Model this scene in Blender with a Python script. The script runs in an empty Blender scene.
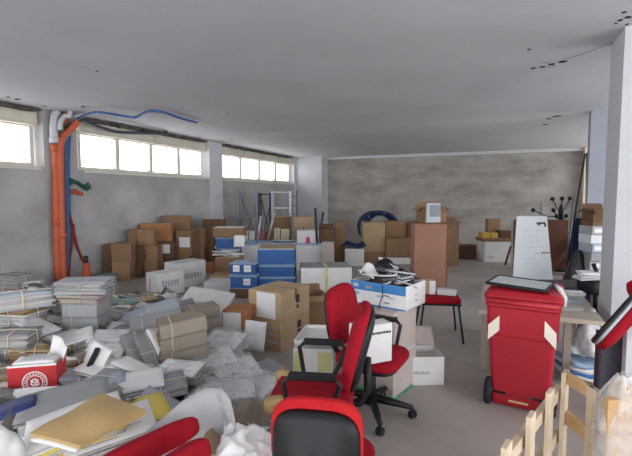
import bpy, math, random
from mathutils import Vector, Matrix, Euler, noise
random.seed(7)
R = math.radians
sc = bpy.context.scene
COL = sc.collection
# ------------------------------------------------------------------ camera
F, CX, CY, HC = 430.0, 316.0, 228.0, 1.55
PITCH = math.atan2(CY-196.5, F)
YAW = math.atan((500-CX)/(F/math.cos(PITCH)))
YD = math.degrees(YAW)
cam = bpy.data.objects.new('camera', bpy.data.cameras.new('camera'))
COL.objects.link(cam); sc.camera = cam
cam.location = (0, 0, HC); cam.rotation_euler = (math.pi/2-PITCH, 0, YAW)
cam.data.sensor_fit = 'HORIZONTAL'; cam.data.sensor_width = 36; cam.data.lens = F/632*36
cam.data.clip_start = .05
_RM = Euler((math.pi/2-PITCH, 0, YAW)).to_matrix()
RIGHT = Vector((math.cos(YAW), math.sin(YAW), 0)); FWD = Vector((-math.sin(YAW), math.cos(YAW), 0))
def ray(px, py): return _RM @ Vector(((px-CX)/F, -(py-CY)/F, -1.0))
def onz(px, py, z=0.0):
    d = ray(px, py); t = (z-HC)/d.z; return Vector((0, 0, HC))+d*t
def atc(px, py, c):                       # point at forward depth c (along the optical axis)
    return Vector((0, 0, HC))+ray(px, py)*c
def depth(p):
    return (_RM.transposed() @ (Vector(p)-Vector((0, 0, HC)))).z*-1
# ------------------------------------------------------------------ materials
def mat(name, col, rough=.75, var=.12, scale=6.0, bump=0.0, bscale=40.0, col2=None, metal=0.0, rnd=0.0, spec=.35, coord='Object', detail=4):
    m = bpy.data.materials.new(name); m.use_nodes = True
    nt = m.node_tree; N = nt.nodes; L = nt.links; b = N['Principled BSDF']
    b.inputs['Roughness'].default_value = rough; b.inputs['Metallic'].default_value = metal
    b.inputs['Specular IOR Level'].default_value = spec
    tc = N.new('ShaderNodeTexCoord')
    nz = N.new('ShaderNodeTexNoise'); nz.inputs['Scale'].default_value = scale; nz.inputs['Detail'].default_value = detail
    L.new(tc.outputs[coord], nz.inputs['Vector'])
    rp = N.new('ShaderNodeValToRGB'); L.new(nz.outputs['Fac'], rp.inputs['Fac'])
    c1 = [max(0, c*(1-var)) for c in col]; c2 = [min(1, c*(1+var)) for c in (col2 or col)]
    rp.color_ramp.elements[0].position = .3; rp.color_ramp.elements[1].position = .7
    rp.color_ramp.elements[0].color = (*c1, 1); rp.color_ramp.elements[1].color = (*c2, 1)
    out = rp.outputs['Color']
    if rnd:
        oi = N.new('ShaderNodeObjectInfo'); hs = N.new('ShaderNodeHueSaturation')
        mr = N.new('ShaderNodeMapRange'); mr.inputs['To Min'].default_value = 1-rnd; mr.inputs['To Max'].default_value = 1+rnd*.6
        L.new(oi.outputs['Random'], mr.inputs['Value']); L.new(mr.outputs['Result'], hs.inputs['Value'])
        L.new(out, hs.inputs['Color']); out = hs.outputs['Color']
    L.new(out, b.inputs['Base Color'])
    if bump:
        n2 = N.new('ShaderNodeTexNoise'); n2.inputs['Scale'].default_value = bscale; n2.inputs['Detail'].default_value = 5
        L.new(tc.outputs[coord], n2.inputs['Vector'])
        bp = N.new('ShaderNodeBump'); bp.inputs['Strength'].default_value = bump; bp.inputs['Distance'].default_value = .02
        L.new(n2.outputs['Fac'], bp.inputs['Height']); L.new(bp.outputs['Normal'], b.inputs['Normal'])
    m['out'] = 1
    return m
def stripes(name, cols, freq, rough=.85, rnd=.15, axis='Z', dist=1.5):
    """page edges: fine irregular layers along an axis"""
    m = bpy.data.materials.new(name); m.use_nodes = True
    nt = m.node_tree; N = nt.nodes; L = nt.links; b = N['Principled BSDF']; b.inputs['Roughness'].default_value = rough
    b.inputs['Specular IOR Level'].default_value = .2
    tc = N.new('ShaderNodeTexCoord'); mp = N.new('ShaderNodeMapping')
    s = {'X': (freq, 1.5, 1.5), 'Y': (1.5, freq, 1.5), 'Z': (1.5, 1.5, freq)}[axis]
    mp.inputs['Scale'].default_value = s; L.new(tc.outputs['Object'], mp.inputs['Vector'])
    nz = N.new('ShaderNodeTexNoise'); nz.inputs['Scale'].default_value = 1.0; nz.inputs['Detail'].default_value = 6; nz.inputs['Roughness'].default_value = .8
    L.new(mp.outputs['Vector'], nz.inputs['Vector'])
    rp = N.new('ShaderNodeValToRGB'); L.new(nz.outputs['Fac'], rp.inputs['Fac'])
    e = rp.color_ramp.elements; e[0].position = .32; e[1].position = .66
    e[0].color = (*cols[0], 1); e[1].color = (*cols[-1], 1)
    for i, c in enumerate(cols[1:-1]):
        k = e.new(.32+.34*(i+1)/(len(cols)-1)); k.color = (*c, 1)
    oi = N.new('ShaderNodeObjectInfo'); hs = N.new('ShaderNodeHueSaturation'); mr = N.new('ShaderNodeMapRange')
    mr.inputs['To Min'].default_value = 1-rnd; mr.inputs['To Max'].default_value = 1+rnd*.5
    L.new(oi.outputs['Random'], mr.inputs['Value']); L.new(mr.outputs['Result'], hs.inputs['Value'])
    L.new(rp.outputs['Color'], hs.inputs['Color']); L.new(hs.outputs['Color'], b.inputs['Base Color'])
    return m
def clear_film(name, col, fac, rough=.25):
    m = bpy.data.materials.new(name); m.use_nodes = True
    nt = m.node_tree; N = nt.nodes; L = nt.links; b = N['Principled BSDF']; o = N['Material Output']
    b.inputs['Base Color'].default_value = (*col, 1); b.inputs['Roughness'].default_value = rough
    t = N.new('ShaderNodeBsdfTransparent'); mx = N.new('ShaderNodeMixShader')
    tc = N.new('ShaderNodeTexCoord'); nz = N.new('ShaderNodeTexNoise'); nz.inputs['Scale'].default_value = 14
    L.new(tc.outputs['Object'], nz.inputs['Vector'])
    mr = N.new('ShaderNodeMapRange'); mr.inputs['From Min'].default_value = .3; mr.inputs['From Max'].default_value = .7
    mr.inputs['To Min'].default_value = fac*.6; mr.inputs['To Max'].default_value = min(1, fac*1.4)
    L.new(nz.outputs['Fac'], mr.inputs['Value']); L.new(mr.outputs['Result'], mx.inputs['Fac'])
    L.new(t.outputs[0], mx.inputs[1]); L.new(b.outputs[0], mx.inputs[2]); L.new(mx.outputs[0], o.inputs['Surface'])
    return m
def masonry(name, base, mortar, bw, bh, rough=.9, amt=.5, stain=(.25, .24, .23), vec=None):
    m = bpy.data.materials.new(name); m.use_nodes = True
    nt = m.node_tree; N = nt.nodes; L = nt.links; b = N['Principled BSDF']; b.inputs['Roughness'].default_value = rough
    b.inputs['Specular IOR Level'].default_value = .2
    tc = N.new('ShaderNodeTexCoord'); mp = N.new('ShaderNodeMapping')
    if vec: mp.inputs['Rotation'].default_value = vec
    L.new(tc.outputs['Object'], mp.inputs['Vector'])
    br = N.new('ShaderNodeTexBrick'); br.inputs['Scale'].default_value = 1; br.inputs['Brick Width'].default_value = bw; br.inputs['Row Height'].default_value = bh
    br.inputs['Mortar Size'].default_value = .04; br.inputs['Mortar Smooth'].default_value = .9
    br.inputs['Color1'].default_value = (*base, 1); br.inputs['Color2'].default_value = (*[c*.9 for c in base], 1); br.inputs['Mortar'].default_value = (*mortar, 1)
    L.new(mp.outputs['Vector'], br.inputs['Vector'])
    mp2 = N.new('ShaderNodeMapping'); mp2.inputs['Scale'].default_value = (.75, 1.5, 1); L.new(mp.outputs['Vector'], mp2.inputs['Vector'])
    nz = N.new('ShaderNodeTexNoise'); nz.inputs['Scale'].default_value = 1.3; nz.inputs['Detail'].default_value = 8; nz.inputs['Roughness'].default_value = .65
    L.new(mp2.outputs['Vector'], nz.inputs['Vector'])
    rp = N.new('ShaderNodeValToRGB'); L.new(nz.outputs['Fac'], rp.inputs['Fac'])
    rp.color_ramp.elements[0].position = .35; rp.color_ramp.elements[1].position = .68
    rp.color_ramp.elements[0].color = (*stain, 1); rp.color_ramp.elements[1].color = (*[min(1, c*1.22) for c in base], 1)
    mx = N.new('ShaderNodeMixRGB'); mx.inputs['Fac'].default_value = amt
    L.new(br.outputs['Color'], mx.inputs['Color1']); L.new(rp.outputs['Color'], mx.inputs['Color2'])
    L.new(mx.outputs['Color'], b.inputs['Base Color'])
    n2 = N.new('ShaderNodeTexNoise'); n2.inputs['Scale'].default_value = 14; n2.inputs['Detail'].default_value = 6; L.new(tc.outputs['Object'], n2.inputs['Vector'])
    bp = N.new('ShaderNodeBump'); bp.inputs['Strength'].default_value = .35; bp.inputs['Distance'].default_value = .03
    L.new(n2.outputs['Fac'], bp.inputs['Height']); L.new(bp.outputs['Normal'], b.inputs['Normal'])
    return m
def lin(r, g, b):
    f = lambda v: (v/255/12.92 if v/255 <= .04045 else ((v/255+.055)/1.055)**2.4)
    return (f(r), f(g), f(b))
M = {}
M['floor'] = mat('dusty_concrete_floor', lin(164, 157, 151), .55, .14, 1.1, .15, 25, col2=lin(172, 165, 159), detail=9)
M['ceiling'] = mat('grey_plaster_ceiling', lin(200, 202, 207), .95, .06, .9, .1, 6, detail=12)
M['lit_ceiling_white_trim'] = mat('daylit_plaster_white_trim', lin(208, 209, 212), .95, .04, .8, .05, 8)  # rear ceiling paled to stand in for daylight; also the white trim
M['render'] = mat('grey_wall_render', lin(164, 162, 164), .95, .11, 1.3, .3, 18, detail=12, col2=lin(176, 174, 174))
M['paint'] = mat('pale_wall_plaster', lin(196, 198, 202), .9, .06, 1.0, .15, 12, detail=7)
M['bluewall'] = mat('blue_grey_wall_paint', lin(158, 163, 174), .9, .05, 1.0, .1, 12)
M['cream'] = mat('cream_plaster', lin(226, 216, 190), .9, .05, 2)
M['block'] = masonry('grey_blockwork', lin(178, 174, 169), lin(188, 185, 181), 1.6, .3, amt=.72, stain=lin(138, 132, 126), vec=(R(90), 0, 0))
M['beige'] = mat('beige_window_frame', lin(206, 202, 190), .6, .08, 3)
M['shutter'] = mat('beige_shutter_box', lin(196, 188, 168), .7, .14, 3, col2=lin(205, 198, 182))
M['gap'] = mat('rough_grey_mortar', lin(92, 88, 84), .95, .4, 8, .6, 20)
M['hole'] = mat('dark_broken_plaster', lin(40, 38, 36), .95, .4, 10)
M['patch'] = mat('sandy_broken_plaster', lin(190, 182, 162), .95, .2, 12)
M['glass'] = clear_film('window_glass', (.9, .95, .97), .06, .05)
M['film'] = clear_film('crumpled_clear_plastic', (.82, .84, .88), .27, .18)
M['film_mid'] = clear_film('loose_clear_plastic', (.84, .85, .87), .42, .2)
M['film_white'] = clear_film('cloudy_white_plastic', (.86, .87, .9), .62, .3)
M['card'] = mat('brown_cardboard', lin(152, 122, 95), .85, .1, 5, .1, 60, rnd=.2, spec=.2)
M['card_tan'] = mat('tan_cardboard', lin(184, 160, 128), .85, .08, 5, .1, 60, rnd=.12, spec=.2)
M['card_dark'] = mat('dark_cardboard', lin(112, 86, 67), .85, .14, 5, .1, 60, rnd=.15, spec=.2)
M['card_orange'] = mat('orange_cardboard', lin(168, 118, 82), .85, .1, 5, spec=.2)
M['tape'] = mat('parcel_tape', lin(138, 98, 62), .35, .08, 4)
M['tape_green'] = mat('yellow_green_tape', lin(206, 202, 150), .4, .2, 6)
M['inside'] = mat('box_inside', lin(96, 72, 52), .9, .15, 5)
M['white'] = mat('white_paper', lin(232, 232, 232), .8, .04, 5, rnd=.06, spec=.2)
M['white_card'] = mat('white_carton', lin(222, 222, 222), .7, .06, 4, .06, 30, rnd=.06)
M['pink_card'] = mat('pale_grey_carton', lin(196, 184, 178), .8, .06, 4)
M['grey_paper'] = mat('grey_paper', lin(176, 176, 178), .8, .08, 6, rnd=.12, spec=.2)
M['gap_shade_paper'] = mat('shade_dark_paper', lin(112, 108, 104), .9, .25, 9, .2, 30)  # mound paper darkened to stand in for shade between the bundles
M['ink'] = mat('black_print', lin(54, 54, 58), .7, .15, 30)
M['ink_soft'] = mat('faint_grey_print', lin(176, 177, 181), .8, .1, 30)
M['grey_cover'] = mat('grey_folder_card', lin(152, 154, 156), .75, .08, 5, rnd=.14, spec=.25)
M['brown_cover'] = mat('grey_brown_folder_card', lin(150, 140, 128), .8, .1, 5, rnd=.14, spec=.2)
M['white_cover'] = mat('white_folder_card', lin(228, 229, 231), .7, .05, 5, rnd=.1, spec=.25)
M['blue_cover'] = mat('pale_blue_grey_folder_card', lin(172, 182, 196), .7, .06, 5, rnd=.12, spec=.25)
M['ochre'] = mat('ochre_folder_card', lin(188, 160, 96), .75, .1, 5, rnd=.1)
M['yellow'] = mat('yellow_folder_card', lin(222, 200, 96), .7, .08, 5, rnd=.08)
M['kraft'] = mat('kraft_envelope_paper', lin(180, 152, 104), .6, .06, 4, .06, 20, spec=.4)
M['teal'] = mat('teal_folder_card', lin(124, 160, 158), .7, .08, 5)
M['red_folder'] = mat('faded_red_folder_card', lin(176, 110, 108), .75, .1, 5, rnd=.15)
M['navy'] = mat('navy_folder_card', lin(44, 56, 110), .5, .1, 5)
M['edges_white'] = stripes('white_page_edges', [lin(104, 100, 98), lin(180, 177, 176), lin(228, 228, 228)], 130)
M['edges_grey'] = stripes('grey_page_edges', [lin(96, 92, 90), lin(160, 156, 154), lin(206, 204, 204)], 110)
M['edges_brown'] = stripes('brown_page_edges', [lin(84, 62, 40), lin(150, 122, 84), lin(204, 186, 150)], 110)
M['string'] = mat('pale_string', lin(222, 212, 190), .9, .1, 20)
M['red_fabric'] = mat('red_upholstery', lin(152, 22, 38), .9, .1, 30, .12, 300, spec=.15)
M['red_rim'] = mat('bright_red_upholstery', lin(184, 32, 38), .85, .08, 20, .1, 300, spec=.2)
M['black'] = mat('black_plastic', lin(24, 25, 29), .5, .12, 8)
M['foam'] = mat('exposed_foam', lin(188, 160, 110), .95, .12, 20, .2, 60)
M['bin'] = mat('red_bin_plastic', lin(170, 26, 44), .45, .05, 3, .03, 20, spec=.45)
M['rubber'] = mat('black_rubber', lin(36, 37, 42), .8, .1, 8)
M['sticker'] = mat('reflective_white_sticker', lin(236, 230, 218), .4, .05, 8)
M['wood'] = mat('raw_pine', lin(200, 180, 154), .8, .12, 4, .12, 30, col2=lin(208, 190, 166))
M['wood_edge'] = mat('tan_pine', lin(196, 160, 116), .8, .14, 4, .1, 30)  # darker tan pine for the cross boards and wrapped planks
M['oak'] = mat('reddish_wood_laminate', lin(156, 114, 96), .55, .1, 3)
M['oak_side'] = mat('brown_wood_edge', lin(120, 86, 58), .6, .12, 4)
M['brown_panel'] = mat('dark_brown_laminate', lin(112, 70, 54), .5, .08, 3)
M['tabletop'] = mat('grey_beige_tabletop', lin(182, 172, 158), .6, .06, 4)
M['tableedge'] = mat('pale_table_edge', lin(226, 216, 196), .6, .06, 4)
M['darktop'] = mat('dark_grey_tabletop', lin(70, 70, 76), .5, .08, 4)
M['steel'] = mat('grey_painted_steel', lin(120, 124, 130), .45, .1, 4, metal=.3)
M['steel_light'] = mat('pale_galvanised_steel', lin(176, 180, 186), .4, .1, 4, metal=.4)
M['steel_dark'] = mat('dark_steel', lin(58, 58, 62), .5, .1, 4, metal=.3)
M['orange'] = mat('orange_plastic_pipe', lin(188, 92, 62), .5, .1, 3)
M['grey_pvc'] = mat('grey_plastic_pipe', lin(190, 192, 196), .5, .06, 4)
M['blue_pipe'] = mat('blue_plastic_pipe', lin(66, 100, 150), .5, .1, 4)
M['dark_pipe'] = mat('dark_grey_hose', lin(70, 72, 80), .6, .1, 6)
M['red_hose'] = mat('dark_red_hose', lin(140, 50, 46), .6, .1, 6)
M['green_cable'] = mat('dark_green_cable', lin(44, 92, 78), .6, .1, 6)
M['blue_box'] = mat('blue_archive_card', lin(50, 92, 152), .6, .08, 5, rnd=.08)
M['blue_print'] = mat('blue_carton_print', lin(62, 128, 190), .6, .06, 6)
M['blue_edge'] = mat('pale_blue_card_edge', lin(150, 176, 206), .6, .06, 6)
M['red_box'] = mat('red_carton', lin(192, 50, 54), .55, .06, 6)
M['pink_print'] = mat('crimson_print', lin(196, 60, 100), .6, .08, 8)
M['green_print'] = mat('green_carton_stripe', lin(60, 160, 120), .6, .08, 8)
M['navy_cloth'] = mat('navy_fabric', lin(44, 52, 84), .9, .12, 8, .2, 60)
M['coil'] = mat('dark_blue_corrugated_hose', lin(34, 48, 84), .5, .2, 14)
M['whiteboard'] = mat('whiteboard_surface', lin(226, 230, 236), .35, .02, 2)
M['cable'] = mat('tangled_grey_cable', lin(96, 96, 100), .6, .25, 10)
M['panel_glass'] = mat('panel_reflection_grey', lin(200, 204, 208), .3, .05, 3)  # light grey stands in for reflected light on the panel
M['charcoal'] = mat('charcoal_laminate', lin(62, 62, 70), .5, .06, 4)
M['pale_board'] = mat('pale_grey_board', lin(188, 192, 196), .6, .05, 4)
M['yellow_box'] = mat('yellow_printed_carton', lin(206, 172, 84), .6, .1, 6)
# ------------------------------------------------------------------ mesh builder
class MB:
    def __init__(s): s.v = []; s.f = []; s.mi = []; s.sm = []
    def _add(s, vs, fs, mi=0, smooth=False, mx=None):
        n = len(s.v)
        for p in vs:
            p = Vector(p); s.v.append(mx @ p if mx else p)
        for f in fs: s.f.append([i+n for i in f]); s.mi.append(mi); s.sm.append(smooth)
        return s
    def box(s, c, d, rot=None, mi=0, taper=None):
        x, y, z = d[0]/2, d[1]/2, d[2]/2
        tx, ty = taper or (1, 1)
        vs = [(-x, -y, -z), (x, -y, -z), (x, y, -z), (-x, y, -z), (-x*tx, -y*ty, z), (x*tx, -y*ty, z), (x*tx, y*ty, z), (-x*tx, y*ty, z)]
        mx = Matrix.Translation(c)
        if rot is not None: mx = mx @ Euler(rot).to_matrix().to_4x4()
        return s._add(vs, [(0, 3, 2, 1), (4, 5, 6, 7), (0, 1, 5, 4), (1, 2, 6, 5), (2, 3, 7, 6), (3, 0, 4, 7)], mi, False, mx)
    def tube(s, pts, r, n=8, mi=0, closed=False):
        pts = [Vector(p) for p in pts]; k = len(pts); vs = []; fs = []
        rr = r if isinstance(r, (list, tuple)) else [r]*k
        up = Vector((0, 0, 1))
        for i, p in enumerate(pts):
            a = pts[(i-1) % k] if closed or i > 0 else p; b = pts[(i+1) % k] if closed or i < k-1 else p
            t = (b-a).normalized() if (b-a).length > 1e-9 else Vector((0, 0, 1))
            ref = up if abs(t.z) < .95 else Vector((1, 0, 0))
            if i > 0:
                u = prev-t*prev.dot(t)
                u = u.normalized() if u.length > 1e-6 else t.cross(ref).normalized()
            else: u = t.cross(ref).normalized()
            prev = u; w = t.cross(u)
            for j in range(n):
                an = 2*math.pi*j/n; vs.append(p+(u*math.cos(an)+w*math.sin(an))*rr[i])
        for i in range(k if closed else k-1):
            for j in range(n):
                a = i*n+j; b = i*n+(j+1) % n; c = ((i+1) % k)*n+(j+1) % n; d = ((i+1) % k)*n+j
                fs.append((a, b, c, d))
        if not closed: fs += [tuple(range(n-1, -1, -1)), tuple(range((k-1)*n, k*n))]
        return s._add(vs, fs, mi, True)
    def lathe(s, prof, n=20, mx=None, mi=0):
        vs = []; fs = []
        for r, z in prof:
            for j in range(n):
                a = 2*math.pi*j/n; vs.append((r*math.cos(a), r*math.sin(a), z))
        for i in range(len(prof)-1):
            for j in range(n):
                fs.append((i*n+j, i*n+(j+1) % n, (i+1)*n+(j+1) % n, (i+1)*n+j))
        return s._add(vs, fs, mi, True, mx)
    def pad(s, w, h, prof, mx=None, e=4.0, n=36, bend=0, mi=0, bendy=0):
        """rounded cushion in local XY; prof = [(scale, z)...] from back centre to front centre"""
        vs = []; fs = []
        for sc_, z in prof:
            for j in range(n):
                a = 2*math.pi*j/n; ca, sa = math.cos(a), math.sin(a)
                x = w/2*sc_*math.copysign(abs(ca)**(2/e), ca); y = h/2*sc_*math.copysign(abs(sa)**(2/e), sa)
                vs.append((x, y, z+bend*x*x+bendy*y*y))
        for i in range(len(prof)-1):
            for j in range(n): fs.append((i*n+j, i*n+(j+1) % n, (i+1)*n+(j+1) % n, (i+1)*n+j))
        fs += [tuple(range(n-1, -1, -1)), tuple(range((len(prof)-1)*n, len(prof)*n))]
        return s._add(vs, fs, mi, True, mx)
    def prism(s, poly, z0, z1, mx=None, mi=0):
        n = len(poly)
        vs = [(x, y, z0) for x, y in poly]+[(x, y, z1) for x, y in poly]
        fs = [tuple(range(n-1, -1, -1)), tuple(range(n, 2*n))]+[(i, (i+1) % n, n+(i+1) % n, n+i) for i in range(n)]
        return s._add(vs, fs, mi, False, mx)
    def sheet(s, fn, nu, nv, t=0.0, mi=0, smooth=True, mx=None):
        """surface fn(u,v)->point with thickness t (double skin)"""
        vs = [Vector(fn(i/nu, j/nv)) for i in range(nu+1) for j in range(nv+1)]
        W = nv+1; fs = [(i*W+j, (i+1)*W+j, (i+1)*W+j+1, i*W+j+1) for i in range(nu) for j in range(nv)]
        if t:
            nr = [Vector((0, 0, 0)) for _ in vs]
            for f in fs:
                q = (vs[f[1]]-vs[f[0]]).cross(vs[f[3]]-vs[f[0]])
                for k in f: nr[k] += q
            k = len(vs)
            vs = vs+[v-(nr[i].normalized()*t if nr[i].length > 0 else Vector((0, 0, t))) for i, v in enumerate(vs)]
            fs = fs+[tuple(x+k for x in reversed(f)) for f in fs]
            edge = [i*W for i in range(nu+1)]+[nu*W+j for j in range(1, nv+1)]+[i*W+nv for i in range(nu-1, -1, -1)]+[j for j in range(nv-1, 0, -1)]
            for a, b in zip(edge, edge[1:]+edge[:1]): fs.append((a, a+k, b+k, b))
        return s._add(vs, fs, mi, smooth, mx)
def obj(name, mb, m, parent=None, bevel=0, loc=None, rot=None, seg=2, label=None, kind=None):
    me = bpy.data.meshes.new(name); me.from_pydata([tuple(v) for v in mb.v], [], mb.f)
    for k in (m if isinstance(m, (list, tuple)) else [m]): me.materials.append(M[k] if isinstance(k, str) else k)
    for p, i, sm in zip(me.polygons, mb.mi, mb.sm): p.material_index = i; p.use_smooth = sm
    me.validate(); me.update()
    o = bpy.data.objects.new(name, me); COL.objects.link(o)
    if parent: o.parent = parent
    if loc is not None: o.location = loc
    if rot is not None: o.rotation_euler = rot
    if bevel:
        b = o.modifiers.new('bevel', 'BEVEL'); b.width = bevel; b.segments = seg; b.limit_method = 'ANGLE'
    if label: o['label'] = label
    if kind: o['kind'] = kind
    return o
def thing(name, label, cat, loc=(0, 0, 0), rot=(0, 0, 0), group=None):
    o = bpy.data.objects.new(name, None); COL.objects.link(o); o.location = loc; o.rotation_euler = rot
    o.empty_display_size = .1
    o['label'] = label; o['category'] = cat
    if group: o['group'] = group
    return o
def tag(o, label, cat, group=None, kind=None):
    o['label'] = label; o['category'] = cat
    if group: o['group'] = group
    if kind: o['kind'] = kind
    return o
def struct(name, mb, m, parent=None, bevel=0):
    o = obj(name, mb, m, parent, bevel)
    if not parent: o['kind'] = 'structure'
    return o
KIDS = {}
def dup(root, loc, rot, scale=(1, 1, 1), label=None, cat=None, group=None):
    r = root.copy(); COL.objects.link(r); r.location = loc; r.rotation_euler = rot; r.scale = scale
    if root.name not in KIDS: KIDS[root.name] = [(c, list(c.children)) for c in root.children]
    for c, gs in KIDS[root.name]:
        k = c.copy(); COL.objects.link(k); k.parent = r
        for g in gs:
            q = g.copy(); COL.objects.link(q); q.parent = k
    if label: r['label'] = label
    if cat: r['category'] = cat
    if group: r['group'] = group
    return r
# ================================================================== SETTING
ZC, YB, XL = 2.96, 14.75, -6.87
XR, YF = 5.2, -5.0
b = MB(); b.box(((XL+XR)/2-.3, (YF+YB)/2, -.05), (XR-XL+1.6, YB-YF+1, .1)); struct('floor', b, 'floor')
b = MB(); b.box(((XL+XR)/2-.3, (YF+8.46)/2, ZC+.1), (XR-XL+1.6, 8.46-YF, .2)); struct('ceiling', b, 'ceiling')
b = MB(); b.box(((XL+XR)/2-.3, (8.46+YB)/2+.25, ZC+.1), (XR-XL+1.6, YB-8.46+.5, .2)); struct('ceiling_rear', b, 'lit_ceiling_white_trim')
b = MB(); b.box(((XL+XR)/2-.3, YB+.12, ZC/2), (XR-XL+1.6, .24, ZC)); struct('wall_back', b, 'block')
b = MB(); b.box(((-5.86+2.2)/2, YB-.1, ZC-.045), (8.06, .2, .09)); struct('trim_back', b, 'lit_ceiling_white_trim')
# left wall: window bays at Y ranges, sills at z 2.02
bays = [(-5.0, 4.76), (5.36, 9.1), (9.66, 14.02)]
zs = 2.02
for i, (y0, y1) in enumerate(bays):
    b = MB(); b.box((XL-.2, (y0+y1)/2, zs/2), (.4, y1-y0, zs)); struct('wall_left' if i == 0 else 'wall_left_%s' % ['', 'middle', 'rear'][i], b, 'render')
for i, (y0, y1) in enumerate([(4.76, 5.36), (9.1, 9.66), (14.02, 14.75)]):
    b = MB(); b.box((XL-.185, (y0+y1)/2, ZC/2), (.43, y1-y0, ZC)); struct('wall_left_column_%d' % (i+1), b, 'paint' if i else 'render')
b = MB(); b.box(((XL-5.82)/2, (14.15+YB)/2, ZC/2), (-5.82-XL, YB-14.15, ZC)); struct('wall_left_corner_pillar', b, 'paint')
b = MB(); b.box((XL+.03, 4.98, 1.5), (.06, .05, 3.0-.1)); struct('trim_1', b, 'paint')
b = MB(); b.box((XL-.45, 4.7, ZC+.02), (.2, 20, .3)); struct('wall_left_lintel', b, 'gap')
def window(n, y0, y1, panes, zt):
    """frame with panes, shutter box above; in the recess at XL-.2"""
    X = XL-.17
    fr = MB(); w = (y1-y0); zb, zp0, zp1 = zs, zs+.07, 2.67
    fr.box((X, (y0+y1)/2, zb+.035), (.09, w, .07)); fr.box((X, (y0+y1)/2, zp1+.03), (.09, w, .06))
    e = [y0]+panes+[y1]
    fr.box((X, y0+.03, (zp0+zp1)/2), (.09, .06, zp1-zp0)); fr.box((X, y1-.03, (zp0+zp1)/2), (.09, .06, zp1-zp0))
    for y in panes: fr.box((X, y, (zp0+zp1)/2), (.09, .09, zp1-zp0))
    o = struct('window_%d' % n, fr, 'beige', bevel=.006)
    g = MB(); g.box((X-.01, (y0+y1)/2, (zp0+zp1)/2), (.006, w-.06, zp1-zp0)); obj('window_glass', g, 'glass', o)
    s = MB(); s.box((X+.05, (y0+y1)/2, 2.79), (.2, w, .2))
    k = max(2, len(panes)+1)
    for j in range(k): s.box((X+.153, y0+w*(j+.5)/k, 2.79), (.012, w/k-.12, .12), mi=1)
    obj('shutter_box', s, ['shutter', 'beige'], o)
    s = MB(); s.box((X+.06, (y0+y1)/2, zs-.02), (.3, w+.02, .05)); obj('window_sill', s, 'beige', o)
    s = MB()
    for j in range(int(w/.16)):
        yy = y0+.08+j*.16
        s.box((X+.1+random.uniform(-.02, .05), yy, 2.93+random.uniform(-.02, .02)), (.2, .2, .035+random.uniform(0, .03)), rot=(random.uniform(-.1, .1), 0, random.uniform(-.3, .3)))
    obj('broken_mortar', s, 'gap', o)
window(1, 1.0, 4.70, [1.92, 2.84, 3.76], 2.9)
window(2, 5.5, 9.04, [6.38, 7.27, 8.15], 2.9)
window(3, 9.74, 13.98, [10.8, 11.86, 12.92], 2.9)
# right side: blue-grey cross wall, cream pilaster, foreground column, right wall with large openings
d = ray(588.3, 180); XCW = d.x/d.y*8.46
b = MB(); b.box((XCW+2.2, 8.46+.1, ZC/2), (4.4, .2, ZC)); struct('wall_right_cross', b, 'bluewall')
b = MB(); b.box((2.34, YB-.16, ZC/2), (.28, .32, ZC)); struct('trim_2', b, 'cream')
pL = onz(615.5, 28, ZC)
b = MB(); b.box((pL.x+.40, pL.y+.25, ZC/2), (.66, .5, ZC)); struct('wall_right_column', b, 'paint')
b = MB()
for y0, y1, z0, z1 in [(YF, YB, 0, .45), (YF, YB, 2.7, ZC), (YF, -3.5, .45, 2.7), (3.2, 4.0, .45, 2.7), (8.3, 9.3, .45, 2.7), (14.2, YB, .45, 2.7)]:
    b.box((XR+.1, (y0+y1)/2, (z0+z1)/2), (.2, y1-y0, z1-z0))
struct('wall_right', b, 'paint')
b = MB()
for x0, x1, z0, z1 in [(XL-.4, XR, 0, .3), (XL-.4, XR, 2.75, ZC), (XL-.4, -6.0, .3, 2.75), (-1.2, -.8, .3, 2.75), (4.5, XR, .3, 2.75)]:
    b.box(((x0+x1)/2, YF-.1, (z0+z1)/2), (x1-x0, .2, z1-z0))
struct('wall_front', b, 'paint')
# ceiling damage: small holes with crumbled edges
def hole(px, py, r, m='hole', z=ZC):
    r *= .62; p = onz(px, py, z); b = MB(); n = 12
    poly = [(p.x+r*random.uniform(.7, 1.2)*math.cos(2*math.pi*k/n)*1.3, p.y+r*random.uniform(.7, 1.2)*math.sin(2*math.pi*k/n)) for k in range(n)]
    b.prism(poly, z-.006, z+.004); return struct('ceiling_hole', b, m)
for px, py, r in [(533, 68, .035), (543, 66.5, .035), (552, 64, .04), (563, 61.5, .05), (557, 116, .09), (549, 118.5, .06), (545, 124.5, .07), (529, 49, .02), (17, 99, .06), (45, 106, .03), (83, 106.5, .05), (232, 139, .05), (8, 97, .04), (620, 20, .025), (628, 17, .03), (624, 12, .02), (616, 23, .015), (627, 24, .015), (97, 71, .02), (330, 140, .03), (228, 113, .02)]: hole(px, py, r)
for px, py, r in [(546, 62, .06), (553, 66, .05), (583, 126, .06), (580, 133, .05)]: hole(px, py, r, 'patch', ZC-.001)
def crack(pts):
    b = MB(); q = [onz(x, y, ZC-.001) for x, y in pts]
    b.tube(q, .003, 4); return struct('ceiling_crack', b, 'steel')
crack([(564, 60), (590, 51), (618, 41)])

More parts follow.
